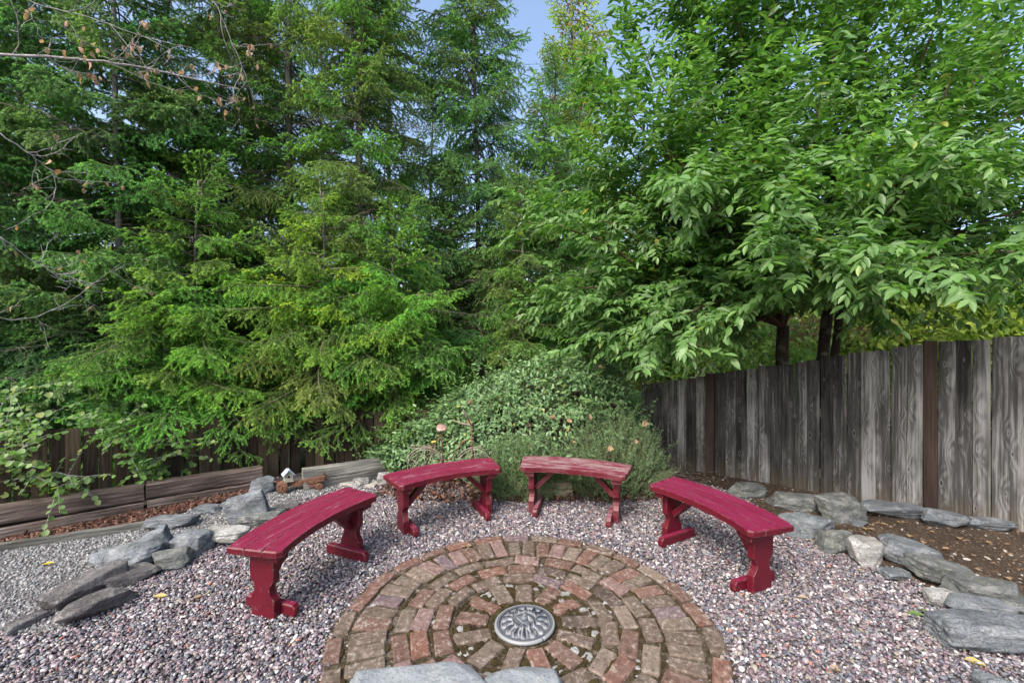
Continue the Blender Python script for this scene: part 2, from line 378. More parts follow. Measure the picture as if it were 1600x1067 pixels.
MAT['crushed'] = pebble_mat('crushed grey stone', [(0, (0.27, 0.28, 0.29)), (0.2, (0.18, 0.19, 0.2)), (0.4, (0.36, 0.37, 0.37)), (0.6, (0.13, 0.14, 0.15)), (0.75, (0.22, 0.22, 0.22)), (0.9, (0.44, 0.44, 0.43))], 0.8)
MAT['chip'] = pebble_mat('shredded red bark', [(0, (0.13, 0.05, 0.032)), (0.25, (0.07, 0.03, 0.02)), (0.5, (0.18, 0.085, 0.055)), (0.7, (0.04, 0.02, 0.015)), (0.88, (0.26, 0.17, 0.12))], 0.9)
MAT['debris'] = pebble_mat('stone chips and dry bits', [(0, (0.32, 0.3, 0.26)), (0.12, (0.10, 0.07, 0.05)), (0.5, (0.07, 0.045, 0.03)), (0.7, (0.2, 0.13, 0.08)), (0.92, (0.42, 0.41, 0.39))], 0.9)

MAT['spruce'] = leaf_mat('spruce needles', [(0, (0.05, 0.105, 0.028)), (0.5, (0.082, 0.175, 0.044)), (1, (0.13, 0.24, 0.06))], 0.42, 0.5, isl=False, tip=(0.26, 0.46, 0.13), spec=0.3)
MAT['cherry_leaf'] = leaf_mat('cherry leaves', [(0, (0.045, 0.125, 0.024)), (0.35, (0.07, 0.18, 0.035)), (0.7, (0.105, 0.24, 0.05)), (0.99, (0.16, 0.31, 0.07)), (1, (0.4, 0.36, 0.05))], 0.35, 0.42)
MAT['vine_leaf'] = leaf_mat('vine leaves', [(0, (0.055, 0.13, 0.05)), (0.4, (0.095, 0.21, 0.075)), (0.8, (0.16, 0.30, 0.12)), (0.99, (0.2, 0.34, 0.12)), (1, (0.5, 0.4, 0.05))], 0.25, 0.45)
MAT['rosemary'] = leaf_mat('fine rosemary leaves', [(0, (0.08, 0.15, 0.06)), (0.5, (0.14, 0.25, 0.10)), (1, (0.24, 0.36, 0.17))], 0.2, 0.6)
MAT['hazel_leaf'] = leaf_mat('round shrub leaves', [(0, (0.07, 0.17, 0.035)), (0.6, (0.12, 0.26, 0.05)), (0.9, (0.2, 0.34, 0.07)), (1, (0.4, 0.4, 0.06))], 0.4, 0.5)
MAT['far_leaf'] = leaf_mat('distant leaves', [(0, (0.08, 0.14, 0.03)), (0.6, (0.15, 0.24, 0.05)), (1, (0.3, 0.36, 0.09))], 0.5, 0.6)
MAT['dry_leaf'] = leaf_mat('dry brown leaf', [(0, (0.20, 0.11, 0.07)), (0.5, (0.32, 0.19, 0.13)), (1, (0.44, 0.31, 0.22))], 0.3, 0.7, tint=True)
MAT['yellow_leaf'] = leaf_mat('yellow leaf', [(0, (0.6, 0.47, 0.12)), (1, (0.65, 0.55, 0.2))], 0.3, 0.6, tint=True)
MAT['spruce_bark'] = bark_mat('spruce bark', (0.05, 0.042, 0.036), (0.17, 0.155, 0.14))
MAT['pale_bark'] = bark_mat('pale grey bark', (0.1, 0.1, 0.095), (0.3, 0.3, 0.29))
MAT['cherry_bark'] = bark_mat('dark cherry bark', (0.02, 0.016, 0.014), (0.075, 0.05, 0.042), 20, 1.8)
MAT['twig'] = bark_mat('brown twig', (0.05, 0.025, 0.018), (0.13, 0.07, 0.05))
MAT['grey_twig'] = bark_mat('pale lichened twig', (0.16, 0.15, 0.15), (0.42, 0.40, 0.42), 30, 1)
MAT['dead_twig'] = bark_mat('dead inner twig', (0.07, 0.055, 0.045), (0.2, 0.165, 0.14), 30, 1)
def metal_mat(name, a, b, rough=0.75, metal=0.3, scale=30):
    m, nt, out = new_mat(name); v = coords(nt, 'Object')
    n = nz(nt, v, scale, 6, 0.7)
    pbsdf(nt, out, mixc(nt, ramp(nt, n, [(0.35, g3(0)), (0.65, g3(1))]), a, b), rough, bump(nt, n, 0.4, 0.004), metal); return m
MAT['rust'] = metal_mat('rusty iron', (0.06, 0.026, 0.016), (0.17, 0.085, 0.055))
MAT['wire'] = metal_mat('weathered wire', (0.13, 0.10, 0.08), (0.3, 0.26, 0.22))
MAT['saddle'] = metal_mat('pinkish rusty saddle', (0.22, 0.10, 0.075), (0.40, 0.30, 0.28), 0.6)
def cast_mat():
    m, nt, out = new_mat('cast stone plaque'); v = coords(nt, 'Object'); n = nz(nt, v, 45, 6, 0.7)
    geo = nt.nodes.new('ShaderNodeNewGeometry')
    f = math_(nt, 'ADD', geo.outputs['Pointiness'], math_(nt, 'MULTIPLY', math_(nt, 'SUBTRACT', n, 0.5), 0.06))
    c = ramp(nt, f, [(0.465, (0.025, 0.032, 0.045)), (0.495, (0.09, 0.10, 0.12)), (0.54, (0.22, 0.23, 0.24))])
    pbsdf(nt, out, c, 0.5, bump(nt, n, 0.3, 0.003), 0.1); return m
MAT['cast'] = cast_mat()
MAT['bluepaint'] = metal_mat('pale blue painted roof', (0.28, 0.36, 0.5), (0.45, 0.53, 0.66), 0.7, 0)
MAT['birdwood'] = metal_mat('faded painted wood', (0.15, 0.16, 0.12), (0.38, 0.36, 0.30), 0.9, 0)
MAT['hole'] = metal_mat('dark inside', (0.01, 0.01, 0.01), (0.02, 0.02, 0.02), 0.9, 0)
MAT['log'] = wood_board('bleached log', (0.06, 0.05, 0.035), (0.2, 0.165, 0.12), (0.42, 0.36, 0.28), knots=False)

# ================================================================== THE GROUND
def drape(name, poly, dz, m, parent=None):
    bm = bmesh.new(); f = bm.faces.new([bm.verts.new((p[0], p[1], 0)) for p in poly])
    bmesh.ops.triangulate(bm, faces=[f])
    for yy in (0.5, 4.6):
        bmesh.ops.bisect_plane(bm, geom=bm.verts[:] + bm.edges[:] + bm.faces[:], plane_co=(0, yy, 0), plane_no=(0, 1, 0), dist=1e-5)
    for v in bm.verts: v.co.z = gz(v.co.x, v.co.y) + dz
    for fc in bm.faces:
        if fc.normal.z < 0: fc.normal_flip()
    me = bpy.data.meshes.new(name); bm.normal_update(); bm.to_mesh(me); bm.free()
    return tag(link(name, me, m, parent), kind='structure')
FC = Vector((1.53, 5.45)); FD = Vector((0.797, -0.605)).normalized()       # right fence: corner and direction
FA, FK = Vector((-5.0, 3.05)), Vector((-2.35, 5.05)); LD = (FK - FA).normalized()   # left fence
far = FC + FD * 5.6; farl = FA - LD * 1.6
bm = bmesh.new(); s = 400.0
for x0, y0, x1, y1 in ((-s, -s, s, s),):
    bm.faces.new([bm.verts.new(c) for c in ((x0, y0, -0.42), (x1, y0, -0.42), (x1, y1, -0.42), (x0, y1, -0.42))])
tag(link('ground', me_bm('ground', bm), MAT['forest']), kind='structure')
patio = drape('patio_bed', [(farl.x, farl.y), (farl.x, -4), (far.x, -4), (far.x, far.y), (FC.x, FC.y), (FK.x, FK.y)], -0.012, MAT['grit'])

xy = lambda px, py: (G(px, py).x, G(px, py).y)
border_l = [xy(*p) for p in ((0, 988), (100, 985), (180, 940), (235, 895), (290, 880), (330, 850), (375, 800), (430, 790), (520, 765), (590, 755))]
pink = [(-3.2, -0.6)] + [(-3.1, 1.9)] + border_l + [xy(*p) for p in ((640, 752), (800, 752), (1010, 752), (1060, 748), (1150, 768), (1235, 822), (1330, 866), (1420, 898), (1480, 936), (1540, 975), (1620, 1000))] + [(3.0, 1.6), (3.0, -0.6)]
edge0, edge1 = G(0, 860), G(238, 823)
ed = (edge1 - edge0).normalized(); edge_far = edge0 - ed * 1.3
grey = [(-3.1, 1.9), (-5.2, 1.9), (edge_far.x, edge_far.y)] + [xy(*p) for p in ((0, 860), (238, 823), (300, 795), (350, 785), (425, 757), (480, 750), (560, 750), (590, 750))] + border_l[::-1]
tl0 = Vector((-3.93, 3.5)); tld = Vector((0.789, 0.614)); tp = lambda t: tl0 + tld * t
mulch = [(edge_far.x, edge_far.y + 0.02)] + [xy(*p) for p in ((0, 858), (238, 821), (300, 793), (350, 783), (415, 758))] + [tuple(tp(1.78)), tuple(tp(-1.4))]
soil = [xy(*p) for p in ((1065, 745), (1150, 768), (1235, 825), (1330, 870), (1420, 900), (1480, 940), (1530, 985), (1600, 1010))] + [(3.4, 1.6), (5.4, 1.6), tuple(FC + FD * 5.0), tuple(FC + FD * 0.1)]
drape('gravel_path', grey, 0.0, MAT['grit'])
drape('bark_bed', mulch, 0.004, MAT['bark_floor'])
drape('planting_bed', soil, 0.008, MAT['soil'])

def inside(pts, poly):
    x, y = pts[:, 0], pts[:, 1]; c = np.zeros(len(x), bool); n = len(poly)
    for i in range(n):
        x0, y0 = poly[i]; x1, y1 = poly[(i + 1) % n]
        with np.errstate(divide='ignore', invalid='ignore'):
            cond = ((y0 > y) != (y1 > y)) & (x < (x1 - x0) * (y - y0) / (y1 - y0 + 1e-12) + x0)
        c ^= cond
    return c
CC = np.array([0.07, 2.48]); CR = 1.03
def scatter(name, poly, dens, smin, smax, zr, m, kind, tiltmax=0.5, avoid=True, shape='ico', keep=None):
    poly = np.array(poly); lo = poly.min(0); hi = poly.max(0)
    n = int(dens * (hi - lo).prod())
    p = rng.uniform(lo, hi, (n, 2)); p = p[inside(p, poly)]
    p = p[(p[:, 1] > 0.9)]
    if avoid: p = p[np.hypot(*(p - CC).T) > CR - 0.02 + rng.normal(0, 0.025, len(p))]
    if keep is not None: p = p[keep(p)]
    n = len(p); z = gzn(p[:, 1]) + rng.uniform(zr[0], zr[1], n)
    me = bpy.data.meshes.new(name); me.vertices.add(n)
    me.vertices.foreach_set('co', np.column_stack([p, z]).astype(np.float32).ravel())
    sc = rng.uniform(smin, smax, (n, 3)) * rng.lognormal(0, 0.22, (n, 1))
    rot = np.column_stack([rng.normal(0, tiltmax, n), rng.normal(0, tiltmax, n), rng.uniform(0, 6.283, n)])
    for nm, arr, t in (('scl', sc, 'FLOAT_VECTOR'), ('rot', rot, 'FLOAT_VECTOR'), ('tone', rng.uniform(0, 1, n), 'FLOAT')):
        a = me.attributes.new(nm, t, 'POINT'); a.data.foreach_set('vector' if t == 'FLOAT_VECTOR' else 'value', arr.astype(np.float32).ravel())
    me.materials.append(m)
    o = tag(link(name, me), kind='stuff'); tag(o, kind[0], kind[1])
    g = bpy.data.node_groups.new(name, 'GeometryNodeTree')
    g.interface.new_socket('Geometry', in_out='INPUT', socket_type='NodeSocketGeometry')
    g.interface.new_socket('Geometry', in_out='OUTPUT', socket_type='NodeSocketGeometry')
    gi, go = g.nodes.new('NodeGroupInput'), g.nodes.new('NodeGroupOutput')
    if shape == 'ico':
        pr = g.nodes.new('GeometryNodeMeshIcoSphere'); pr.inputs['Radius'].default_value = 1.0; pr.inputs['Subdivisions'].default_value = 2
    elif shape == 'rough':
        pr = g.nodes.new('GeometryNodeMeshIcoSphere'); pr.inputs['Radius'].default_value = 1.0; pr.inputs['Subdivisions'].default_value = 1
    else:
        pr = g.nodes.new('GeometryNodeMeshCube'); pr.inputs['Size'].default_value = (2, 2, 2)
    sm = g.nodes.new('GeometryNodeSetShadeSmooth'); sm.inputs['Shade Smooth'].default_value = shape == 'ico'
    mt = g.nodes.new('GeometryNodeSetMaterial'); mt.inputs['Material'].default_value = m
    ip = g.nodes.new('GeometryNodeInstanceOnPoints')
    L = g.links.new
    L(pr.outputs[0], sm.inputs[0]); L(sm.outputs[0], mt.inputs[0]); L(gi.outputs[0], ip.inputs['Points']); L(mt.outputs[0], ip.inputs['Instance'])
    for nm, sk in (('rot', 'Rotation'), ('scl', 'Scale')):
        na = g.nodes.new('GeometryNodeInputNamedAttribute'); na.data_type = 'FLOAT_VECTOR'; na.inputs['Name'].default_value = nm
        L(na.outputs[0], ip.inputs[sk])
    L(ip.outputs[0], go.inputs[0])
    md = o.modifiers.new('scatter', 'NODES'); md.node_group = g
    return o
gravel = scatter('gravel', pink, 7600, (0.0065, 0.005, 0.004), (0.0125, 0.009, 0.0065), (-0.010, 0.007), MAT['pebble'], ('pink, white and slate coloured rounded pebbles filling the seating circle', 'gravel'), 0.45)
path_gravel = scatter('path_gravel', grey, 6200, (0.006, 0.005, 0.004), (0.0115, 0.009, 0.007), (-0.006, 0.006), MAT['crushed'], ('fine crushed grey gravel on the path at the left', 'gravel'), 0.8, shape='rough')
mulch_o = scatter('bark_mulch', mulch, 4200, (0.008, 0.003, 0.002), (0.028, 0.008, 0.005), (0.0, 0.014), MAT['chip'], ('shredded reddish bark mulch below the weathered timbers', 'mulch'), 0.5, shape='cube')
debris = scatter('soil_debris', soil, 650, (0.006, 0.004, 0.002), (0.020, 0.012, 0.007), (0.002, 0.012), MAT['debris'], ('dry bits, bark and small stone chips strewn over the dark soil bed', 'debris'), 0.4, shape='rough')

# ================================================================== BRICK CIRCLE
pave = empty('paving', (CC[0], CC[1], gz(0, CC[1])), kind='structure'); pave.rotation_euler = (TILT, 0, 0)
bm = bmesh.new(); bmesh.ops.create_circle(bm, cap_ends=True, segments=72, radius=CR + 0.015)
for v in bm.verts: v.co.z = 0.003
tag(link('mortar_bed', me_bm('mortar_bed', bm), MAT['joint'], pave), kind=None)
def worn_brick(k):
    r = random.Random(k); bm = bmesh.new()
    bm_box(bm, 0.196, 0.094, 0.05, (0, 0, 0), None, 0.007)
    for v in bm.verts:
        v.co += Vector((r.uniform(-1, 1) * 0.0045, r.uniform(-1, 1) * 0.004, r.uniform(-1, 1) * 0.0028))
        if r.random() < 0.10: v.co *= 0.93
    return me_bm('brick', bm, False)
BR = [worn_brick(k) for k in range(9)]
for b in BR: b.materials.append(MAT['brick'])
HB = []                                       # bats: broken halves
for k in range(4):
    me = worn_brick(40 + k); me.transform(Matrix.Diagonal((0.55, 1, 1, 1))); me.materials.append(MAT['brick']); HB.append(me)
def lay(r, a, radial, sx=1.0, sy=1.0, half=False):
    me = random.choice(HB if half else BR)
    o = link('brick', me, None, pave)
    o.location = (r * math.cos(a), r * math.sin(a), -0.0095 + random.uniform(-0.004, 0.005))
    o.rotation_euler = (random.uniform(-.02, .02), random.uniform(-.02, .02), a + (0 if radial else math.pi / 2) + random.uniform(-.1, .1))
    o.scale = (sx, sy, 1)
def ring(r, n, radial, ph=0.0, sx=1.0, sy=1.0, jit=0.013, skip=()):
    for i in range(n):
        if i in skip: continue
        a = ph + 2 * math.pi * (i + random.uniform(-.05, .05)) / n
        lay(r + random.uniform(-jit, jit), a, radial, sx * random.uniform(.86, 1.03), sy * random.uniform(.88, 1.05))
ring(0.292, 13, True, 0.1, 0.98, 1.0)
ring(0.447, 14, False, 0.3, 0.98, 0.98)
ring(0.556, 17, False, 0.1, 1.0, 1.0)
ring(0.665, 20, False, 0.25, 1.02, 1.0)
ring(0.828, 50, True, 0.0, 1.0, 1.0, 0.005)
ring(0.982, 29, False, 0.1, 1.03, 0.9, 0.006)
# broken stone bits packed into the wedge gaps of the inner rings
bmr = bmesh.new()
for i in range(110):
    rr = random.choice((0.31, 0.36, 0.385, 0.50, 0.61, 0.73, 0.90)) + random.uniform(-.02, .02)
    a = random.uniform(0, 6.283); s_ = random.uniform(0.006, 0.021)
    if rr < 0.4: a = 0.1 + 2 * math.pi * (random.randrange(13) + 0.5) / 13 + random.uniform(-.05, .05); s_ *= 1.35
    M = Matrix.Translation((rr * math.cos(a), rr * math.sin(a), 0.003)) @ Matrix.Rotation(a, 4, 'Z') @ Matrix.Diagonal((s_ * 1.3, s_, s_ * .45, 1))
    bmesh.ops.create_icosphere(bmr, subdivisions=1, radius=1, matrix=M)
o = link('joint_stones', me_bm('joint_stones', bmr), MAT['rock_pale'], pave); tag(o, kind='stuff')
# moss cushions in the joints
bmr = bmesh.new(); mo = random.Random(3)
for i in range(420):
    rr = mo.choice((0.185, 0.19, 0.395, 0.50, 0.50, 0.61, 0.61, 0.72, 0.72, 0.94)) + mo.uniform(-.006, .006); a = mo.uniform(0, 6.283)
    if mo.random() < 0.35: rr = mo.uniform(.2, .4); a = 0.1 + 2 * math.pi * (mo.randrange(13) + 0.5) / 13 + mo.uniform(-.1, .1)
    s_ = mo.uniform(0.008, 0.02)
    bmesh.ops.create_icosphere(bmr, subdivisions=2, radius=1, matrix=Matrix.Translation((rr * math.cos(a), rr * math.sin(a), 0.006)) @ Matrix.Rotation(a, 4, 'Z') @ Matrix.Diagonal((s_ * .8, s_ * 1.9, s_ * .5, 1)))
for v in bmr.verts: v.co += Vector((mo.uniform(-1, 1), mo.uniform(-1, 1), mo.uniform(-1, 1))) * .0022
MAT['moss'] = ground_mat('brown green moss', [(0.35, (0.02, 0.014, 0.007)), (0.5, (0.042, 0.031, 0.012)), (0.65, (0.07, 0.065, 0.02))], 60, 1.0)
tag(link('moss', me_bm('moss', bmr), MAT['moss'], pave), kind='stuff')

# round cast plaque with a sun face
def plaque():
    root = empty('plaque', (CC[0], CC[1], gz(0, CC[1]) + 0.002), 0, 'round pale cast plaque with a sun face in the middle of the brick circle', 'plaque')
    root.rotation_euler = (TILT, 0, 0)
    nt_, nr = 144, 56; RR = 0.155; V = []; Fc = []
    for i in range(nr + 1):
        r = i / nr
        for j in range(nt_):
            th = 2 * math.pi * j / nt_; x, y = r * math.cos(th), r * math.sin(th); h = 0.010
            if r > 0.86: h += 0.012 * min(1, (r - 0.86) / 0.03) * (1 if r < 0.985 else 0.3)
            if 0.42 < r < 0.84:
                k = abs(((th * 14 / (2 * math.pi)) % 1) - 0.5) * 2; w = 1 - (r - 0.42) / 0.42
                if k < w ** 0.8: h += 0.026 * (1 - k / max(w ** 0.8, 1e-3)) ** 0.7 + 0.006
                k2 = abs(((th * 14 / (2 * math.pi) + 0.5) % 1) - 0.5) * 2; w2 = (1 - (r - 0.42) / 0.3)
                if w2 > 0 and k2 < w2 * .8: h = max(h, 0.022 + 0.008 * (1 - k2))
            if r <= 0.44:
                h += 0.006 + 0.034 * math.sqrt(max(0, 1 - (r / 0.46) ** 2))
                for ex in (-0.16, 0.16):           # eyes and brows
                    d = math.hypot((x - ex) / 0.09, (y - 0.09) / 0.05); h -= 0.016 * math.exp(-d * d)
                    d = math.hypot((x - ex) / 0.10, (y - 0.19) / 0.03); h += 0.012 * math.exp(-d * d)
                    d = math.hypot((x - ex * 1.2) / 0.09, (y + 0.1) / 0.09); h += 0.005 * math.exp(-d * d)
                d = math.hypot(x / 0.045, (y - 0.02) / 0.13); h += 0.018 * math.exp(-d * d)
                d = math.hypot(x / 0.14, (y + 0.20) / 0.022); h -= 0.016 * math.exp(-d * d)
            V.append((x * RR, y * RR, h))
    for i in range(nr):
        for j in range(nt_):
            a = i * nt_ + j; b = i * nt_ + (j + 1) % nt_; Fc.append((a, b, b + nt_, a + nt_)[::-1])
    me = me_np('sun_face', V, [f[::-1] for f in Fc], True); link('sun_face', me, MAT['cast'], root)
    bm = bmesh.new(); pts = [Vector((math.cos(t) * .155, math.sin(t) * .155, .012)) for t in np.linspace(0, 2 * math.pi, 73)]
    bm_tube(bm, pts, 0.011, 8); link('rim', me_bm('rim', bm, True), MAT['cast'], root)
    root.rotation_euler = (TILT, 0, R(-55)); root.rotation_mode = 'XYZ'
plaque()

# ================================================================== RED BENCHES
def bench_meshes():
    R0 = 1.30; hw = 0.43; base = math.sqrt(R0 * R0 - hw * hw)
    def yin(x): return math.sqrt(R0 * R0 - x * x) - base
    W = 0.322; n = 14; M = {}; gap = 0.004; pw = (W - 2 * gap) / 3
    planks = []
    for k in range(3):
        a0 = k * (pw + gap); a1 = a0 + pw; poly = []
        def pt(u, d): hx = hw + 0.05 * d / W; x = u * hx; return (x, yin(u * hw) + d)
        for i in range(n + 1): poly.append(pt(-1 + 2 * i / n, a0))
        for i in range(n + 1): poly.append(pt(1 - 2 * i / n, a1))
        # soften the outer corners
        if k == 0:
            c = poly[0], poly[n]
            poly[0] = (c[0][0] + 0.028, poly[0][1] + .006); poly.insert(0, (c[0][0] + .001, c[0][1] + 0.024))
            poly[n + 1] = (c[1][0] - 0.028, poly[n + 1][1] + .006); poly.insert(n + 2, (c[1][0] - .001, c[1][1] + 0.024))
        planks.append(prism_me('seat_plank', poly, 0.385, 0.425, 0.006))
    M['planks'] = planks
    # shaped leg: outline in (y, z), extruded along x
    prof = [(0.082, 0.0), (0.082, 0.105), (0.056, 0.135), (0.048, 0.16), (0.053, 0.185), (0.084, 0.215), (0.086, 0.345)]
    poly = [(y, z) for y, z in prof] + [(-y, z) for y, z in reversed(prof)]
    T = Matrix(((0, 0, 1, 0), (1, 0, 0, 0), (0, 1, 0, 0), (0, 0, 0, 1)))
    M['leg'] = prism_me('leg', poly, -0.024, 0.024, 0.004, T)
    fp = [(-0.172, 0.0), (0.172, 0.0), (0.18, 0.022), (0.177, 0.05), (0.16, 0.068), (-0.16, 0.068), (-0.177, 0.05), (-0.18, 0.022)]
    M['foot'] = prism_me('foot', fp, -0.022, 0.022, 0.006, T)
    cp = [(-0.14, 0.345), (0.14, 0.345), (0.14, 0.385), (-0.14, 0.385)]
    M['cleat'] = prism_me('cleat', cp, -0.045, 0.035, 0.003, T)
    bm = bmesh.new(); a = math.atan2(0.17, 0.17)
    bm_box(bm, 0.235, 0.062, 0.04, (0, 0, 0), None, 0.003)
    M['brace'] = me_bm('brace', bm)
    M['rail'] = box_me('under_cleat', 0.07, 0.27, 0.022, bev=.002)
    for v in M.values():
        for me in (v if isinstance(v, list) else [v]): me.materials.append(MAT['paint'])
    return M, yin
BM, YIN = bench_meshes()
def bench(A, B, label, wear):
    A, B = Vector(A), Vector(B); mid = (A + B) / 2; d = B - A
    out = Vector((-d.y, d.x)); c = Vector(CC)
    if (mid - c).dot(out) < 0: d = -d; out = -out
    rz = math.atan2(d.y, d.x)
    t = empty('curved_bench', (mid.x, mid.y, gz(0, mid.y) + 0.002), 0, label, 'bench', 'curved red benches around the brick circle')
    t.rotation_euler = (Matrix.Rotation(TILT, 3, 'X') @ Matrix.Rotation(rz, 3, 'Z')).to_euler()
    col = (wear, 0.5, 0.5)
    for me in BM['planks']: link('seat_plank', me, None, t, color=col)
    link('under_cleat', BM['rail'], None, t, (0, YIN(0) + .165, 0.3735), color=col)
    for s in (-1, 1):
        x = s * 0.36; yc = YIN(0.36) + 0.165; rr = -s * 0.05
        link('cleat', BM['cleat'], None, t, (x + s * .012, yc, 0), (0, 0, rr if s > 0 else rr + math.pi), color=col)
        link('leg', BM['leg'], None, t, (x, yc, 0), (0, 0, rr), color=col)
        link('foot', BM['foot'], None, t, (x - s * 0.047 * math.cos(rr), yc - s * .047 * math.sin(rr), 0), (0, 0, rr), color=col)
        b = link('brace', BM['brace'], None, t, (x - s * 0.112, yc + .006, 0.288), color=col)
        b.rotation_euler = (Matrix.Rotation(rr, 3, 'Z') @ Matrix.Rotation(s * R(45), 3, 'Y')).to_euler()
    return t
bench((-1.245, 2.43), (-.935, 3.26), 'leftmost crimson curved bench, nearest the rocks of the gravel path', 0.4)
bench((-.80, 3.42), (-.11, 3.79), 'crimson curved bench standing in front of the wire bicycle', 0.45)
bench((.065, 3.84), (.887, 3.60), 'most faded curved bench, its red seat worn grey, in front of the bleached log', 0.85)
bench((1.02, 3.44), (1.39, 2.68), 'rightmost bright crimson curved bench nearest the grey fence', 0.15)

# ================================================================== FENCES
def board_me(w, th, seed):
    r = random.Random(seed); bm = bmesh.new(); n = 6
    rows = []
    for i in range(n + 1):
        z = i / n; dx = r.uniform(-.0015, .0015); dy = r.uniform(-.0012, .0012)
        rows.append([bm.verts.new((x + dx, y + dy, z)) for x, y in ((-w / 2, -th / 2), (w / 2, -th / 2), (w / 2, th / 2), (-w / 2, th / 2))])
    for i in range(n):
        for j in range(4): bm.faces.new((rows[i][j], rows[i][(j + 1) % 4], rows[i + 1][(j + 1) % 4], rows[i + 1][j]))
    bm.faces.new(rows[0][::-1]); bm.faces.new(rows[-1])
    return me_bm('board', bm)
GB = [board_me(0.1045, 0.018, k) for k in range(5)]
for b in GB: b.materials.append(MAT['fence_grey'])
BB = [board_me(0.097, 0.016, 20 + k) for k in range(5)]
for b in BB: b.materials.append(MAT['fence_brown'])
fr = random.Random(8)
rf = empty('wooden_fence', (FC.x, FC.y, 0), math.atan2(FD.y, FD.x), 'tall weathered grey board fence on the right with two reddish brown posts', 'fence')
post_me = box_me('post', 0.088, 0.088, 1.0, (0, 0, 0.5), 0.003)
post_me.materials.append(MAT['post'])
posts = (0.80, 2.57, 4.36)
def topz(t): return float(np.interp(t, [0, .8, 2.57, 3.1, 5.6], [1.03, 1.187, 1.54, 1.585, 1.62]))
for p in posts:
    o = link('post', post_me, None, rf, (p, 0.0, -0.1)); o.scale = (1, 1, topz(p) + 0.115)
ts_ = []
for a, b in ((0.02, posts[0] - .046), (posts[0] + .046, posts[1] - .046), (posts[1] + .046, posts[2] - .046), (posts[2] + .046, 5.5)):
    nb = round((b - a) / .108); ts_ += [(a + (b - a) * (i + .5) / nb, (b - a) / nb) for i in range(nb)]
for t, wb in ts_:
    h = topz(t) + fr.uniform(-.012, .012) - (0.09 if 2.57 > t > 2.0 and 0 else 0) + 0.05
    o = link('board', fr.choice(GB), None, rf, (t, fr.uniform(-.004, .004), -0.05), (fr.uniform(-.006, .006), fr.uniform(-.005, .005), fr.uniform(-.02, .02)))
    o.scale = ((wb - fr.uniform(.002, .006)) / .1045, 1, h)
rail_me = box_me('rail', 1.0, 0.038, 0.085); rail_me.materials.append(MAT['timber'])
for z, k in ((0.25, .1), (0.72, .5)):
    for a, b in ((0, .8), (.8, 2.57), (2.57, 4.36)):
        l = b - a - 0.09; z0 = z + (topz(a) - 1.1) * k; z1 = z + (topz(b) - 1.1) * k
        o = link('rail', rail_me, None, rf, ((a + b) / 2, 0.032, (z0 + z1) / 2), (0, -math.atan2(z1 - z0, l), 0)); o.scale = (l, 1, 1)
def brown_fence(A, B, z0, zt0, zt1, label):
    d = B - A; L = d.length
    root = empty('wooden_fence', (A.x, A.y, 0), math.atan2(d.y, d.x), label, 'fence')
    t = 0.05
    while t < L - 0.02:
        zt = zt0 + (zt1 - zt0) * t / L
        o = link('board', fr.choice(BB), None, root, (t, fr.uniform(-.004, .004), z0), (fr.uniform(-.006, .006), fr.uniform(-.006, .006), 0))
        o.scale = (fr.uniform(.93, 1.02), 1, zt - z0 + fr.uniform(-.01, .01))
        t += 0.1035 + fr.uniform(-.002, .005)
    for z in (0.05, 0.55):
        o = link('rail', rail_me, None, root, (L / 2, 0.031, z)); o.scale = (L, 1, 1)
brown_fence(farl, FK, -0.4, 0.84, 0.76, 'low dark brown board fence behind the timbers, under the spruce branches at the left')
brown_fence(FK + Vector((0.06, 0.0)), FC + Vector((-.04, .02)), -0.4, 0.76, 0.8, 'low brown board fence between the short grey timbers and the shrub mound')

# ================================================================== TIMBERS, KERBS
def timber(name, A, B, z0, z1, w, hgt, label, cat, m, grp=None, seed=1):
    """square beam from A to B (2D), undersides at z0/z1"""
    a = Vector((A[0], A[1], z0 + hgt / 2)); b = Vector((B[0], B[1], z1 + hgt / 2)); L = (b - a).length
    r = random.Random(seed); bm = bmesh.new(); n = 14; prof = []
    for sx, sy in ((-1, -1), (1, -1), (1, 1), (-1, 1)):
        for k in (0, 1):
            c = 0.10
            if (sx * sy > 0) == (k == 0): prof.append((sx * w / 2, sy * hgt / 2 * (1 - c * 1.6)))
            else: prof.append((sx * w / 2 * (1 - c), sy * hgt / 2))
    ang = sorted(prof, key=lambda p: math.atan2(p[1], p[0])); rows = []
    for i in range(n + 1):
        dz = r.uniform(-.004, .004)
        rows.append([bm.verts.new((x + r.uniform(-.002, .002), y + dz + r.uniform(-.002, .002), L * i / n + (r.uniform(-.006, .006) if i in (0, n) else 0))) for x, y in ang])
    for i in range(n):
        for j in range(8): bm.faces.new((rows[i][j], rows[i][(j + 1) % 8], rows[i + 1][(j + 1) % 8], rows[i + 1][j]))
    bm.faces.new(rows[0][::-1]); bm.faces.new(rows[-1])
    o = link(name, me_bm(name, bm), m)
    d = (b - a).normalized(); up = Vector((0, 0, 1)); sx = d.cross(up).normalized() * -1; sy = d.cross(sx)
    if sy.z < 0: sx, sy = -sx, -sy
    M = Matrix((sx, sy, d)).transposed().to_4x4(); M.translation = a; o.matrix_world = M
    return tag(o, label, cat, grp)
TG = 'weathered timbers edging the left bed'
timber('timber', tp(-1.4), tp(.86), .155, .16, .14, .13, 'upper timber at the far left, weathered pale brown with a split in its face', 'timber', MAT['timber'], TG, 1)
timber('timber', tp(.875), tp(1.775), .165, .165, .14, .13, 'upper timber of reddish purple brown, ending beside the birdhouse', 'timber', MAT['timber'], TG, 2)
timber('timber', tp(-1.4) - Vector((-.01, .012)), tp(.85) - Vector((-.01, .012)), -.02, .028, .14, .125, 'lower timber resting on the bark mulch at the far left', 'timber', MAT['timber'], TG, 3)
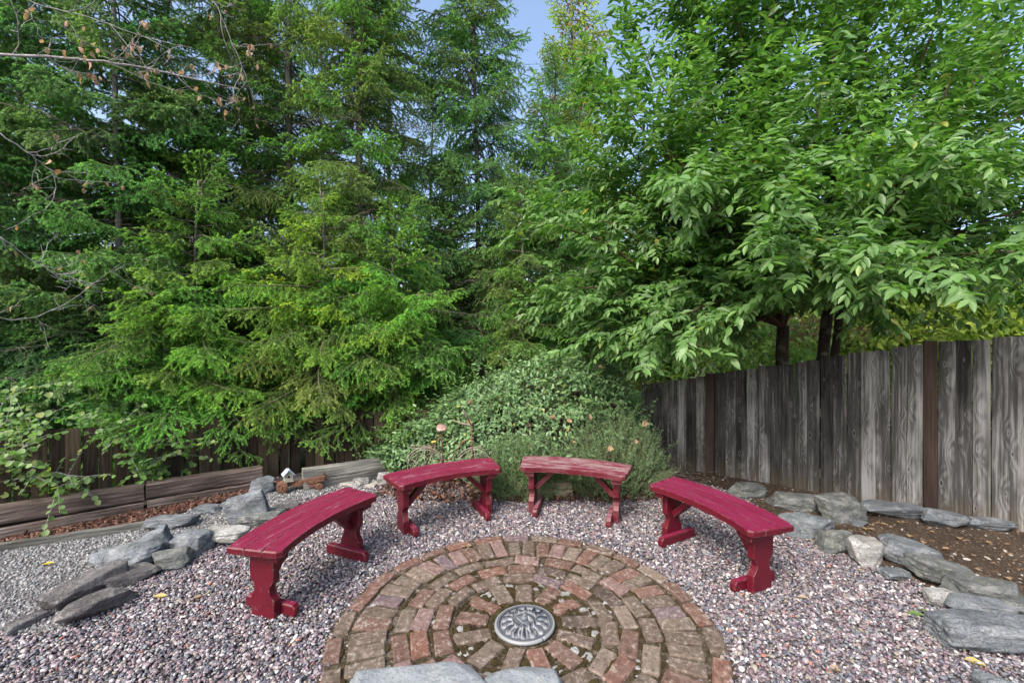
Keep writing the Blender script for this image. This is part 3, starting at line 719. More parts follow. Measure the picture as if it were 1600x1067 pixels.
timber('timber', tp(.88) - Vector((-.01, .012)), tp(1.74) - Vector((-.01, .012)), .035, .035, .14, .125, 'lower timber on the bark mulch left of the birdhouse', 'timber', MAT['timber'], TG, 4)
timber('timber', (-2.06, 4.47), (-1.28, 4.93), .19, .20, .09, .11, 'short grey timber, the upper one left of the shrub mound', 'timber', MAT['timber_grey'], TG, 5)
timber('timber', (-2.04, 4.45), (-1.27, 4.91), .06, .085, .09, .12, 'short pale green grey timber, the lower one left of the shrub mound', 'timber', MAT['timber_grey'], TG, 6)
e0 = edge0 - ed * 1.2
timber('edging_board', (e0.x, e0.y), (edge1.x, edge1.y), gz(0, e0.y) - .035, gz(0, edge1.y) - .03, .045, .085, 'long thin pale edging board between the bark mulch and the grey gravel', 'edging', MAT['timber_grey'], None, 7)
k0, k1 = G(470, 752), G(592, 766)
timber('stone_kerb', (k0.x, k0.y + .05), (k1.x - .05, k1.y + .12), .04, .045, .13, .085, 'low pale concrete kerb in front of the short grey timbers', 'kerb', MAT['concrete'], None, 8)
# bleached log
l0, l1 = P(796, 756, 4.30), P(893, 757, 4.28)
timber('log', (l0.x, l0.y), (l1.x, l1.y), .10, .10, .16, .145, 'bleached brown log lying behind the most faded bench', 'log', MAT['log'], None, 9)

# ================================================================== ROCKS
ICO = None
def rock_mesh(seed, w, d, h, sharp=14, nplanes=13, rough=0.05, flat=0.0):
    sharp = sharp * 2.2; nplanes = 12
    global ICO
    if ICO is None:
        bm = bmesh.new(); bmesh.ops.create_icosphere(bm, subdivisions=5, radius=1)
        ICO = (np.array([v.co[:] for v in bm.verts]), np.array([[v.index for v in f.verts] for f in bm.faces])); bm.free()
    r_ = np.random.default_rng(seed); D, Fc = ICO
    N = norm(r_.normal(0, 1, (nplanes, 3))); c = r_.uniform(0.5, 0.92, nplanes)
    B_ = norm(np.array([[1, 0, 0], [-1, 0, 0], [0, 1, 0], [0, -1, 0], [0, 0, 1.0]]) + r_.normal(0, .16, (5, 3)))
    N = np.vstack([N, B_]); c = np.append(np.maximum(c, .68), r_.uniform(.5, .68, 5)); c[-1] = .58 - flat * .10
    if sharp < 20: c[-5:] += .22
    q = np.maximum(0, D @ N.T) / c
    rad = (np.sum(q ** sharp, 1) + 0.55 ** sharp) ** (-1.0 / sharp)
    V = D * rad[:, None]
    off = Vector(r_.uniform(0, 50, 3))
    dn = np.array([noise.fractal(Vector(v) * 2.6 + off, 0.8, 2.2, 6) for v in V])
    st = np.array([noise.noise(Vector((v[0] * .7, v[1] * .7, v[2] * 7)) + off) for v in V])
    V = V * (1 + rough * dn[:, None] + rough * .45 * st[:, None])
    V -= (V.max(0) + V.min(0)) / 2; V /= (V.max(0) - V.min(0))
    V *= np.array([w, d, h]); V[:, 2] += h / 2
    return me_np('rock', V, Fc, True)
def rock(px0, py0, px1, py1, m, seed, label, grp, dep=0.65, yaw=0.0, sharp=16, roll=0.0, hmax=0.4, flat=0.0, tilt=0.0, cat='rock'):
    g = G((px0 + px1) / 2, py1); w = (px1 - px0) / F * g.y; d = min(w * dep, 0.32)
    yc = g.y + d * 0.42; xc = ((px0 + px1) / 2 - 800) / F * yc
    ztop = 1.55 - (py0 - 533) / F * (g.y + d * 0.6); gzc = gz(0, yc)
    h = min(max(ztop - gzc, 0.045) * (.88 if grp == LG else 1.05), hmax)
    me = rock_mesh(seed, w * 1.04, d, h * 1.25, sharp, 13, 0.075, flat); me.materials.append(MAT[m])
    o = link('rock', me, None, None, (xc, yc, gzc - h * 0.25), (tilt, roll, yaw))
    return tag(o, label, cat, grp)
LG = 'rocks edging the grey gravel path'; RG = 'rocks edging the soil bed'; FG = 'rocks along the foot of the grey fence'
def rock_at(x, y, w, d, h, yaw, m, seed, label, grp, tilt=(0, 0), z=0.0, sharp=22, flat=1):
    me = rock_mesh(seed, w, d, h, sharp, 13, 0.035, flat); me.materials.append(MAT[m])
    return tag(link('rock', me, None, None, (x, y, gz(0, y) - h * .2 + z), (tilt[0], tilt[1], yaw)), label, 'rock', grp)
rock_at(-2.37, 2.60, .36, .15, .12, R(68), 'rock_brown', 101, 'flat dark slab lying lowest in the left row of rocks', LG, (0, -.05))
rock_at(-2.60, 2.77, .42, .16, .17, R(66), 'rock_brown', 102, 'long lichen-spotted dark slab leaning up above the lowest left slab', LG, (.35, -.15))
rock_at(-2.44, 2.90, .30, .18, .10, R(60), 'rock_brown', 103, 'flat purplish dark slab under the big bluish rock at the left', LG)
rock_at(-2.66, 2.50, .22, .10, .045, R(70), 'rock_brown', 117, 'thin dark slab mostly buried in the pebbles at the far left end of the row', LG)
rock(150, 842, 250, 900, 'rock_blue', 104, 'big rounded blue-green rock in the left row', LG, .55, 0.2, 8, roll=-.15)
rock(238, 812, 287, 868, 'rock_blue', 105, 'tilted pointed grey rock rising behind the big blue-green rock', LG, .6, .5, 20, roll=-.5)
rock(272, 824, 328, 868, 'rock_blue', 106, 'grey rock with a small clump of green moss on its right end', LG, .7, 0, 12)
rock(236, 853, 296, 893, 'rock_green', 107, 'low dark grey-green rock right of the big blue-green rock', LG, .7, .3, 14)
rock(234, 799, 306, 828, 'rock_blue', 108, 'low flat blue-grey rock at the end of the pale edging board', LG, .5, .2, 16, flat=1)
rock(306, 786, 344, 803, 'rock_blue', 109, 'small flat grey stone at the edge of the bark mulch', LG, .7, 0, 16, flat=1)
rock(370, 757, 428, 820, 'rock_blue', 110, 'tallest pointed blue-grey rock behind the leftmost bench', LG, .55, .2, 18, roll=-.25)
rock(372, 792, 440, 826, 'rock_green', 111, 'smooth green-grey rock between the tallest rock and the leftmost bench', LG, .7, .1, 10)
rock(318, 816, 386, 855, 'rock_pale', 112, 'rounded pale grey rock behind the near end of the leftmost bench', LG, .7, 0, 7)
rock(392, 741, 432, 772, 'rock_blue', 113, 'slaty grey rock just left of the rusty wheel', LG, .7, .2, 20)
rock(425, 782, 470, 800, 'rock_brown', 114, 'low brownish rock half hidden behind the leftmost bench seat', LG, .7, .2, 12)
rock(552, 741, 577, 762, 'rock_pale', 115, 'small whitish rounded rock by the concrete kerb', LG, .8, 0, 8)
rock(590, 734, 612, 760, 'rock_pale', 116, 'upright pale mottled stone beside the second bench from the left', LG, .8, 0.2, 14)
rock(1140, 753, 1192, 779, 'rock_green', 121, 'grey-green rock against the fence behind the rightmost bench', FG, .6, 0, 16)
rock(1200, 770, 1282, 799, 'rock_green', 122, 'long low flat rock between the two angular rocks by the fence', FG, .4, -.35, 14, flat=1)
rock(1281, 773, 1348, 818, 'rock_green', 123, 'blocky angular green-grey boulder standing highest by the fence foot', FG, .7, .3, 26)
rock(1350, 784, 1440, 815, 'rock_blue', 124, 'broad flat-topped rock left of the nearer reddish post', FG, .45, -.25, 18, flat=1)
rock(1443, 797, 1506, 828, 'rock_blue', 125, 'grey rock below the nearer reddish post', FG, .5, -.25, 14)
rock(1514, 808, 1584, 833, 'rock_blue', 126, 'low grey rock at the fence foot near the right edge', FG, .45, -.2, 14, flat=1)
rock(1586, 800, 1660, 830, 'rock_blue', 127, 'rock at the fence foot cut by the right edge of the picture', FG, .5, -.2, 14)
rock(1024, 741, 1064, 756, 'rock_green', 128, 'thin flat stone at the foot of the fence near the corner', FG, .6, 0, 16, flat=1)
rock(1222, 800, 1302, 843, 'rock_blue', 131, 'rounded mottled grey rock touching the outer end of the rightmost bench', RG, .6, -.3, 7)
rock(1280, 826, 1331, 866, 'rock_green', 132, 'dark green-grey rock left of the whitish rock', RG, .7, -.2, 18)
rock(1328, 838, 1377, 886, 'rock_pale', 133, 'whitish lichen-covered rock in the right row', RG, .7, -.1, 16)
rock(1375, 842, 1460, 890, 'rock_blue', 134, 'large sloping blue-grey rock right of the whitish rock', RG, .6, -.4, 14, roll=.15)
rock(1415, 868, 1502, 922, 'rock_green', 135, 'large faceted blue-green boulder in the middle of the right row', RG, .6, -.25, 24, roll=.1)
rock(1490, 901, 1584, 953, 'rock_green', 136, 'blocky flat-topped rock with a pale broken face at the right', RG, .5, -.2, 26, flat=1)
rock(1443, 918, 1488, 948, 'rock_pale', 137, 'small pale grey stone under the blocky flat-topped rock', RG, .7, .2, 12)
rock(1482, 932, 1570, 968, 'rock_blue', 138, 'dark flat slab wedged under the blocky flat-topped rock', RG, .5, -.3, 18, flat=1)
rock(1468, 960, 1625, 1028, 'rock_blue', 139, 'largest blue-grey rock at the lower right, streaked with white', RG, .45, -.15, 12, hmax=.17)
rock(1566, 934, 1640, 972, 'rock_green', 140, 'green-grey rock cut by the right edge of the picture', RG, .6, 0, 18)
rock(1376, 889, 1420, 908, 'rock_blue', 141, 'small flat stone in the pebbles below the faceted boulder', RG, .7, .1, 16, flat=1)
rock(1330, 812, 1354, 824, 'rock_blue', 142, 'small blue stone below the blocky angular boulder', RG, .7, 0, 16)
rock(1518, 1046, 1572, 1090, 'rock_blue', 143, 'smooth blue-grey stone alone in the pebbles at the lower right', 'stones in the pebbles', .8, 0, 6)
# the two big speckled boulders at the near edge of the paving
for nm, x, y, w, d, h, sd, lb in (('rock', -0.40, 1.90, .62, .52, .14, 151, 'big flat speckled grey boulder at the bottom of the picture, the left one'),
                          ('rock', 0.10, 1.93, .36, .44, .115, 160, 'speckled grey boulder with a pointed back, right of the bigger one at the bottom')):
    me = rock_mesh(sd, w, d, h, 22, 11, 0.03, 1.2); me.materials.append(MAT['rock_big'])
    tag(link(nm, me, None, None, (x, y, gz(0, y) - .03), (0, 0, .2 if sd == 151 else 0.5)), lb, 'rock', 'boulders at the near edge of the brick circle')

# ================================================================== ORNAMENTS
def ornament():
    c = P(441, 749, 4.36); c.z = gz(0, 4.36) + 0.062
    t = empty('rusty_cart', (c.x, c.y, gz(0, c.y)), R(12), 'rusty toy cart with one big disc wheel, among the left rocks', 'ornament')
    bm = bmesh.new()
    prof = [(0, .022), (.012, .024), (.014, .012), (.024, .012), (.028, .018), (.05, .014), (.062, .006), (.062, -.006), (0, -.008)]
    n = 28; rows = []
    for r_, y_ in prof:
        rows.append([bm.verts.new((r_ * math.cos(2 * math.pi * j / n) + 0, -y_, r_ * math.sin(2 * math.pi * j / n) + .062)) for j in range(n)])
    for i in range(len(rows) - 1):
        for j in range(n): bm.faces.new((rows[i][j], rows[i][(j + 1) % n], rows[i + 1][(j + 1) % n], rows[i + 1][j]))
    bmesh.ops.remove_doubles(bm, verts=bm.verts, dist=1e-5)
    link('wheel', me_bm('wheel', bm), MAT['rust'], t, None, (0, 0, R(-20)))
    link('wheel', bpy.data.meshes['wheel'], None, t, (0.33, 0.02, 0)).scale = (.6, .6, .6)
    link('axle', tube_me('axle', [([Vector((0, 0, .062)), Vector((0.03, .1, .062))], .011)]), MAT['rust'], t)
    bm = bmesh.new(); rot = Matrix.Rotation(R(-9), 4, 'Y')
    bm_box(bm, .36, .05, .018, (.21, .05, .105), rot, .003); bm_box(bm, .30, .02, .03, (.23, .03, .083), rot, .003); bm_box(bm, .05, .07, .05, (.05, .05, .085), None, .004)
    link('frame', me_bm('frame', bm), MAT['rust'], t)
    bm = bmesh.new(); bm_box(bm, .09, .05, .045, (.27, .05, .055), rot, .005); bm_box(bm, .05, .04, .03, (.32, .05, .085), rot, .004)
    link('engine_block', me_bm('engine_block', bm), MAT['rust'], t)
    link('lever', tube_me('lever', [([Vector((.36, .05, .14)), Vector((.375, .05, .17)), Vector((.365, .05, .185))], .007), ([Vector((-.03, .02, .105)), Vector((-.075, .01, .12))], .009), ([Vector((-.04, .04, .13)), Vector((-.05, .04, .155))], .010)]), MAT['rust'], t)
    b = empty('birdhouse', (c.x + .035, c.y + .045, gz(0, c.y) + .112), R(35), 'tiny birdhouse with a pale blue gable roof standing on the rusty cart', 'birdhouse')
    w, d, h = .075, .075, .065
    poly = [(-w / 2, 0), (w / 2, 0), (w / 2, h), (0, h + .04), (-w / 2, h)]
    T = Matrix(((1, 0, 0, 0), (0, 0, 1, 0), (0, 1, 0, 0), (0, 0, 0, 1)))
    link('wall', prism_me('wall', poly, -d / 2, d / 2, .001, T), MAT['birdwood'], b)
    for s in (-1, 1):
        bm = bmesh.new(); L = .072; a = math.atan2(.04, w / 2)
        bm_box(bm, L, .108, .006, (s * .0285, 0, h + .0175), Matrix.Rotation(s * a, 4, 'Y'), .001)
        link('roof', me_bm('roof', bm), MAT['bluepaint'], b)
    bm = bmesh.new(); bmesh.ops.create_circle(bm, cap_ends=True, segments=16, radius=.013, matrix=Matrix.Translation((0, -d / 2 - .001, .045)) @ Matrix.Rotation(R(90), 4, 'X'))
    link('entrance_hole', me_bm('entrance_hole', bm), MAT['hole'], b)
    bm = bmesh.new(); bm_box(bm, .09, .09, .006, (0, 0, -.003), None, .001); link('floor_board', me_bm('floor_board', bm), MAT['birdwood'], b)
ornament()
def bicycle():
    Y = 4.2
    c = P(700, 755, Y)
    t = empty('garden_bicycle', (c.x, c.y, gz(0, Y)), 0, 'rusty wire bicycle ornament with scrolled wheels in front of the shrub mound', 'ornament')
    inv = Matrix.Translation(-t.location)
    def Q(px, py, dy=0): return (P(px, py, Y + dy) - t.location)
    def arc(px, py, r, a0, a1, n=28, dy=0):
        c_ = Q(px, py, dy); return [c_ + Vector((math.cos(a), 0, math.sin(a))) * r for a in np.linspace(R(a0), R(a1), n)]
    r1 = 27 / F * Y
    for px in (664, 742):
        paths = [(arc(px, 729, r1, 0, 360), .0045)]
        for k in range(3):
            a = R(30 + 60 * k); cc = Q(px, 729); u = Vector((math.cos(a), 0, math.sin(a))); paths.append(([cc - u * r1, cc + u * r1], .003))
        for k in range(6):
            a = R(60 * k); cc = Q(px, 729) + Vector((math.cos(a), 0, math.sin(a))) * r1 * .62
            paths.append(([cc + Vector((math.cos(q), 0, math.sin(q))) * .045 * (1 - q / 14) for q in np.linspace(0, 11, 24)], .0025))
        link('wheel', tube_me('wheel', paths, 5), MAT['wire'], t)
    link('fender', tube_me('fender', [(arc(664, 729, r1 + .022, 25, 165), .006), (arc(742, 729, r1 + .022, 60, 150), .006)], 6), MAT['wire'], t)
    link('frame', tube_me('frame', [([Q(689, 676), Q(693, 724)], .006), ([Q(688, 678), Q(677, 698), Q(664, 729)], .006),
        ([Q(737, 684), Q(724, 689), Q(714, 702), Q(706, 714), Q(699, 719), Q(692, 717), Q(683, 722)], .006), ([Q(737, 664), Q(738, 700), Q(742, 729)], .007)], 6), MAT['rust'], t)
    link('handlebar', tube_me('handlebar', [([Q(724, 641, -.12), Q(730, 652, -.06), Q(737, 664), Q(722, 661, .06), Q(707, 656, .12)], .007)], 6), MAT['wire'], t)
    link('rack', tube_me('rack', [([Q(640, 695), Q(688, 697)], .004), ([Q(640, 699, .05), Q(686, 701, .05)], .004), ([Q(737, 700), Q(760, 693)], .004)], 5), MAT['wire'], t)
    s = Q(691, 669); D, Fc = ICO
    V = D * np.array([.062, .05, .02]); k = D[:, 0]; V[:, 1] *= np.where(k > 0, 1 - .55 * k, 1.0); V[:, 2] += .015 * k * k
    me = me_np('saddle', V, Fc, True); link('saddle', me, MAT['saddle'], t, s, (R(18), R(14), R(-50)))
bicycle()

# ================================================================== LEAVES
def leaf_template(wr=0.42, droop=0.22, fold=0.16, rows=((0, .0), (.18, .62), (.42, 1.0), (.70, .78), (.88, .35), (1, 0))):
    V = []; idx = []
    for t, w in rows:
        z = -droop * t * t
        if w == 0: idx.append((len(V),)); V.append((t, 0, z))
        else:
            h = w * wr / 2; idx.append((len(V), len(V) + 1, len(V) + 2))
            V += [(t, -h, z + fold * h), (t, 0, z - fold * h), (t, h, z + fold * h)]
    T = []
    for a, b in zip(idx[:-1], idx[1:]):
        if len(a) == 1: T += [(a[0], b[1], b[0])[::-1], (a[0], b[2], b[1])[::-1]]
        elif len(b) == 1: T += [(a[0], a[1], b[0])[::-1], (a[1], a[2], b[0])[::-1]]
        else:
            for k in (0, 1): T += [(a[k], a[k + 1], b[k + 1])[::-1], (a[k], b[k + 1], b[k])[::-1]]
    T = [t_[::-1] for t_ in T]
    return np.array(V, float), np.array(T)
def frames(d, up):
    x = norm(d); y = norm(np.cross(up, x)); z = np.cross(x, y); return x, y, z
def leaves_np(org, d, up, ln, tpl, wscale=None):
    V, T = tpl; x, y, z = frames(d, up); n = len(org)
    ws = np.ones(n) if wscale is None else wscale
    P_ = org[:, None, :] + ln[:, None, None] * (V[None, :, 0, None] * x[:, None, :] + V[None, :, 1, None] * ws[:, None, None] * y[:, None, :] + V[None, :, 2, None] * z[:, None, :])
    Fx = (T[None] + (np.arange(n) * len(V))[:, None, None]).reshape(-1, 3)
    return P_.reshape(-1, 3), Fx
CH_T = leaf_template(0.41, 0.26, 0.30)
SM_T = leaf_template(0.52, 0.18, 0.2, ((0, 0), (.3, .9), (.65, .8), (1, 0)))
RD_T = leaf_template(0.92, 0.15, 0.15, ((0, .0), (.12, .62), (.4, 1.0), (.72, .86), (.93, .4), (1, 0)))
QD_T = (np.array([(0, 0, 0), (.5, -.26, .03), (1, 0, -.12), (.5, .26, .03)], float), np.array([(0, 1, 2), (0, 2, 3)]))

# ================================================================== SPRUCES
def spruce_bough(L, seed, droop=0.22, dens=1.0, hang=0.5):
    r = np.random.default_rng(seed); tb = Tubes(); segs = []      # segs: (p0, p1, tip0, tip1)
    def main(t): return np.array([L * t, 0.05 * L * math.sin(3 * t + seed), -droop * L * t ** 1.6 + 0.10 * L * t ** 4])
    ts = np.linspace(0, 1, 14); pts = np.array([main(t) for t in ts]); tb.add(pts, 0.006 + .006 * L, 0.0015, 5)
    def twig(p, d, l, fork, t0):
        k = 4; q = [p]; dd = norm(d)
        for i in range(k):
            dd = norm(dd + np.array([0, 0, -0.10 * hang]) + r.normal(0, .05, 3)); q.append(q[-1] + dd * l / k)
        q = np.array(q); tb.add(q, .0022, .0008, 3)
        for i in range(k): segs.append((q[i], q[i + 1], (i / k) ** 2, ((i + 1) / k) ** 2))
        if fork and l > 0.08:
            nsub = int(l / 0.046 * dens)
            for j in range(nsub):
                f = (j + .8) / (nsub + .3); ii = min(int(f * k), k - 1); base = q[ii] + (q[ii + 1] - q[ii]) * (f * k - ii)
                s = 1 if j % 2 else -1; side = norm(np.cross(np.array([0, 0, 1.0]), dd))
                nd_ = norm(dd * .75 + side * s * .8 + np.array([0, 0, r.uniform(-1.0, .35) * hang]))
                ls = (0.045 + 0.45 * l * (1 - f)) * r.uniform(.7, 1.15)
                twig(base, nd_, min(ls, .16), ls > .13, f)
    n = max(6, int(L / 0.058))
    for i in range(n):
        t = 0.10 + 0.88 * (i + r.uniform(0, .6)) / n; p = main(t); dirm = norm(main(min(t + .05, 1.05)) - p)
        s = 1 if i % 2 else -1
        l = (0.36 * L * (1 - t) ** 0.7 * (0.4 + .6 * min(1, t / .3)) + 0.09) * r.uniform(.75, 1.15)
        d = norm(dirm * .62 + np.array([0, s * 1.0, 0]) * .85 + np.array([0, 0, r.uniform(-.8, .3) * hang]))
        twig(p, d, l, True, t)
    for i in range(len(ts) // 3, len(ts) - 1): segs.append((pts[i], pts[i + 1], 0, (i == len(ts) - 2) * 1.0))
    A = np.array([s_[0] for s_ in segs]); B = np.array([s_[1] for s_ in segs]); t0 = np.array([s_[2] for s_ in segs]); t1 = np.array([s_[3] for s_ in segs])
    ln = np.linalg.norm(B - A, axis=1); cnt = np.maximum(2, (ln / 0.0019 * dens).astype(int)); ix = np.repeat(np.arange(len(A)), cnt)
    f = r.uniform(0, 1, len(ix)); org = A[ix] + (B - A)[ix] * f[:, None]; ax = norm(B - A)[ix]
    tipv = t0[ix] * (1 - f) + t1[ix] * f
    ra = norm(np.cross(ax, r.normal(0, 1, (len(ix), 3)))); ra[:, 2] *= .75
    d = norm(ax * .75 + ra * .8); nl = r.uniform(.018, .026, len(ix))
    w = norm(np.cross(d, r.normal(0, 1, (len(ix), 3)))) * 0.0034
    V = np.stack([org - w, org + w, org + d * nl[:, None]], 1).reshape(-1, 3)
    tv, tf = np.concatenate(tb.v), np.concatenate(tb.f)
    nn = len(ix); nf = np.arange(nn * 3).reshape(-1, 3)
    # one mesh: needles as triangles, twigs as triangulated quads
    tf3 = np.concatenate([tf[:, [0, 1, 2]], tf[:, [0, 2, 3]]]) + nn * 3
    me = me_np('bough', np.concatenate([V, tv]), np.concatenate([nf, tf3]), False)
    a = me.attributes.new('tip', 'FLOAT', 'POINT'); a.data.foreach_set('value', np.concatenate([np.repeat(tipv, 3), np.zeros(len(tv))]).astype(np.float32))
    me.materials.append(MAT['spruce']); me.materials.append(MAT['dead_twig'])
    me.polygons.foreach_set('material_index', np.concatenate([np.zeros(nn, np.int32), np.ones(len(tf3), np.int32)]))
    return me
BOUGH = {}
for li, L in enumerate((0.6, 1.0, 1.4, 1.8)):
    BOUGH[L] = [spruce_bough(L, 10 * li + k, (0.16, 0.30, 0.24)[k], 1.0 if L < 1.3 else .8, (0.7, 1.3, 1.0)[k]) for k in range(3)]
def dead_bough(L, seed):
    r = np.random.default_rng(seed); tb = Tubes()
    ts = np.linspace(0, 1, 8); pts = np.column_stack([L * ts, .04 * np.sin(4 * ts + seed), -.12 * L * ts ** 2]); tb.add(pts, .007, .0015, 4)
    for i in range(int(L / .07)):
        t = r.uniform(.15, 1); p = np.array([L * t, 0, -.12 * L * t * t]); l = r.uniform(.1, .35) * (1.1 - t * .6)
        d = norm(np.array([.6, r.choice([-1, 1]) * .9, r.uniform(-.5, .2)])); q = p + d * l * .5 + r.normal(0, .015, 3); tb.add([p, q, q + (d * l * .5 + r.normal(0, .03, 3))], .0022, .0008, 3)
        for k in range(3):
            q2 = p + d * l * r.uniform(.3, 1); tb.add([q2, q2 + norm(d + r.normal(0, .6, 3)) * r.uniform(.05, .12)], .0013, .0006, 3)
    me = tb.mesh('bare_bough'); me.materials.append(MAT['dead_twig']); return me
DEAD = [dead_bough(l, 70 + i) for i, l in enumerate((0.7, 1.0, 1.3))]
def trunk_me(H, r0, seed, name='trunk', wob=0.05, r1=0.012, n=10, z0=0.0):
    r = random.Random(seed); k = 22; pts = []
    for i in range(k + 1):
        z = H * i / k; pts.append(Vector((wob * math.sin(z * .7 + seed), wob * math.cos(z * .9 + seed * 2) - wob * math.cos(seed * 2), z)))
    return tube_me(name, [(pts, [(r0 + (r1 - r0) * (i / k) ** .9) * (1 + .12 * r.uniform(-1, 1)) * (1.25 if i == 0 else 1) for i in range(k + 1)])], n), pts
def spruce(px, y, H, rad, r0, label, tint, zlow=0.7, step=0.085, seed=1, grp='spruces beyond the low brown fence', bark='spruce_bark', openness=0.0, name='spruce_tree', xy_=None, front=0):
    x = (px - 800) / F * y if xy_ is None else xy_[0]; y = y if xy_ is None else xy_[1]
    t = empty(name, (x, y, -0.42), 0, label, 'tree', grp)
    me, pts = trunk_me(H, r0, seed); link('trunk', me, MAT[bark], t)
    r = random.Random(seed); z = zlow; k = 0; ang = r.uniform(0, 6.28)
    while z < H - 0.15:
        f = (z - zlow) / (H - zlow); Lw = rad * 1.12 * (1 - f) ** 0.55 * (0.75 + .35 * r.random()); Lw = max(Lw, 0.36)
        ang += 2.399 + r.uniform(-.4, .4)
        i = min(int(z / H * 22), 21); base = pts[i] + (pts[i + 1] - pts[i]) * (z / H * 22 - i)
        if r.random() >= openness:
            key = min(BOUGH, key=lambda q: abs(q - Lw)); me = r.choice(BOUGH[key])
            tn = [c * r.uniform(.82, 1.18) for c in tint]
            if tint is SUNLIT and z > 2.0 and r.random() < .3: tn = [2.1, 1.6, .6]  # some upper boughs painted brighter yellow to stand in for sunlight
            o = link('bough', me, None, t, base, color=(tn[0] * r.uniform(.9, 1.12), tn[1], tn[2]))
            pitch = R(r.uniform(-22, 16) + 26 * f ** 1.5)
            o.rotation_euler = (Matrix.Rotation(ang, 3, 'Z') @ Matrix.Rotation(-pitch, 3, 'Y') @ Matrix.Rotation(r.uniform(-.6, .6), 3, 'X')).to_euler()
            s_ = Lw / key; o.scale = (s_, s_, s_)
        elif r.random() < .8:
            o = link('bare_bough', r.choice(DEAD), None, t, base); o.rotation_euler = (r.uniform(-.3, .3), R(r.uniform(-8, 8)), ang); s_ = max(.5, Lw * .9); o.scale = (s_, s_, s_)
        z += step * r.uniform(.7, 1.3) * (1 - .25 * f); k += 1
    for L_ in (.6, .6):   # the leader at the very top
        o = link('bough', r.choice(BOUGH[.6]), None, t, pts[-1] - Vector((0, 0, .12 + .3 * r.random())), color=tint); o.rotation_euler = (0, R(-78), r.uniform(0, 6.28))
    if front:      # long low boughs reaching out over the fence toward the open side
        for i in range(front):
            z_ = r.uniform(*((front > 40 and (.75, 2.3)) or (front > 20 and (.9, 2.4)) or (1.5, 2.6))); j = z_ / H * 22; i0 = int(j); bp = pts[i0] + (pts[i0 + 1] - pts[i0]) * (j - i0); key = r.choice((1.0, 1.4, 1.4)); tn = [c * r.uniform(.82, 1.2) for c in tint]
            o = link('bough', r.choice(BOUGH[key]), None, t, bp, color=tn); a_ = -math.pi / 2 + r.uniform(-1.15, 1.15); s_ = r.uniform(.8, 1.05); o.scale = (s_, s_, s_)
            o.rotation_euler = (Matrix.Rotation(a_, 3, 'Z') @ Matrix.Rotation(-R(r.uniform(-24 if front > 20 else -12, 12)), 3, 'Y') @ Matrix.Rotation(r.uniform(-.6, .6), 3, 'X')).to_euler()
    for i in range(9):
        z_ = r.uniform(.4, H * .6); j = min(int(z_ / H * 22), 21)
        o = link('bare_bough', r.choice(DEAD), None, t, pts[j]); o.rotation_euler = (0, R(r.uniform(-5, 12)), r.uniform(0, 6.28)); s_ = r.uniform(.6, 1.0); o.scale = (s_, s_, s_)
    return t
GRN = (1.02, 1.05, 0.92); BLU = (0.95, 1.08, 1.3); SUNLIT = (1.3, 1.2, 0.75); LIM = (1.05, 1.22, 0.8)  # the yellow tint puts warm sunlight into the needle colour
S = [  # px, y, height, crown radius, trunk radius, tint, zlow, openness, label
    (-90, 4.6, 8.5, 1.35, .07, BLU, .75, .1, 'bluish spruce at the left edge, behind the bare twigs'),
    (40, 5.6, 9.5, 1.3, .08, GRN, .7, .2, 'dark spruce standing back between the two leftmost trunks'),
    (178, 5.15, 9.5, 1.25, .045, BLU, .75, .28, 'spruce with a thin pale grey trunk, second from the left'),
    (262, 5.9, 6.6, 1.45, .06, LIM, .7, .15, 'yellow-green spruce in the second row, right of the thin pale trunk'),
    (318, 5.25, 3.8, 1.3, .022, LIM, .75, .0, 'short bright green spruce drooping over the fence above the birdhouse'),
    (338, 6.3, 9.5, 1.4, .075, GRN, 1.0, .38, 'tall spruce behind the short bright green one'),
    (392, 7.3, 10., 1.45, .09, GRN, 1.6, .5, 'thin-crowned spruce with sky showing through, left of the thickest bare trunk'),
    (456, 6.6, 10.5, 1.4, .085, GRN, 1.2, .55, 'spruce with the thickest visible bare brown trunk'),
    (505, 5.5, 3.8, 1.35, .022, SUNLIT, 1.25, .05, 'shorter spruce tinted yellow as if sunlit, in front of the tall dark one'),
    (566, 6.4, 10.5, 1.5, .08, GRN, 1.0, .15, 'tall full dark green spruce left of the sky gap'),
    (622, 5.75, 3.5, 1.3, .022, LIM, 1.25, .05, 'low mid-green spruce in front, drooping over the fence left of the bicycle'),
    (700, 7.2, 4.6, 1.3, .05, BLU, .6, .2, 'low bluish spruce behind the shrub mound, left of the narrow one'),
    (742, 7.4, 9.9, 1.5, .055, BLU, 1.0, .1, 'narrow spruce standing alone against the blue sky gap'),
    (812, 6.6, 4.2, 1.2, .045, GRN, .6, .15, 'small green spruce behind the shrub mound'),
    (872, 7.6, 6.6, 1.5, .05, BLU, .6, .05, 'blue-green spruce left of the cherry tree'),
]
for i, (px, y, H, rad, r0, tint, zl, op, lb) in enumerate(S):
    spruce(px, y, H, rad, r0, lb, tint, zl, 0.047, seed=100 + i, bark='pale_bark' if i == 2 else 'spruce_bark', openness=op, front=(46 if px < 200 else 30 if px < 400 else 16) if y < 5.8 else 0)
# second, farther row closing the wood
for i, (px, y, H, op, lb) in enumerate([(-160, 8.5, 9, .1, 'far spruce beyond the left edge of the wood'), (110, 9.5, 9.5, .25, 'far spruce seen between the pale trunk and the left edge'),
        (610, 9.0, 10.5, .3, 'far spruce behind the tall full dark green one'), (675, 10., 7.5, .3, 'far low spruce in the sky gap')]):
    spruce(px, y, H, 1.6, .07, lb, GRN, .5, 0.11, seed=200 + i, grp='far spruces of the second row', openness=op)
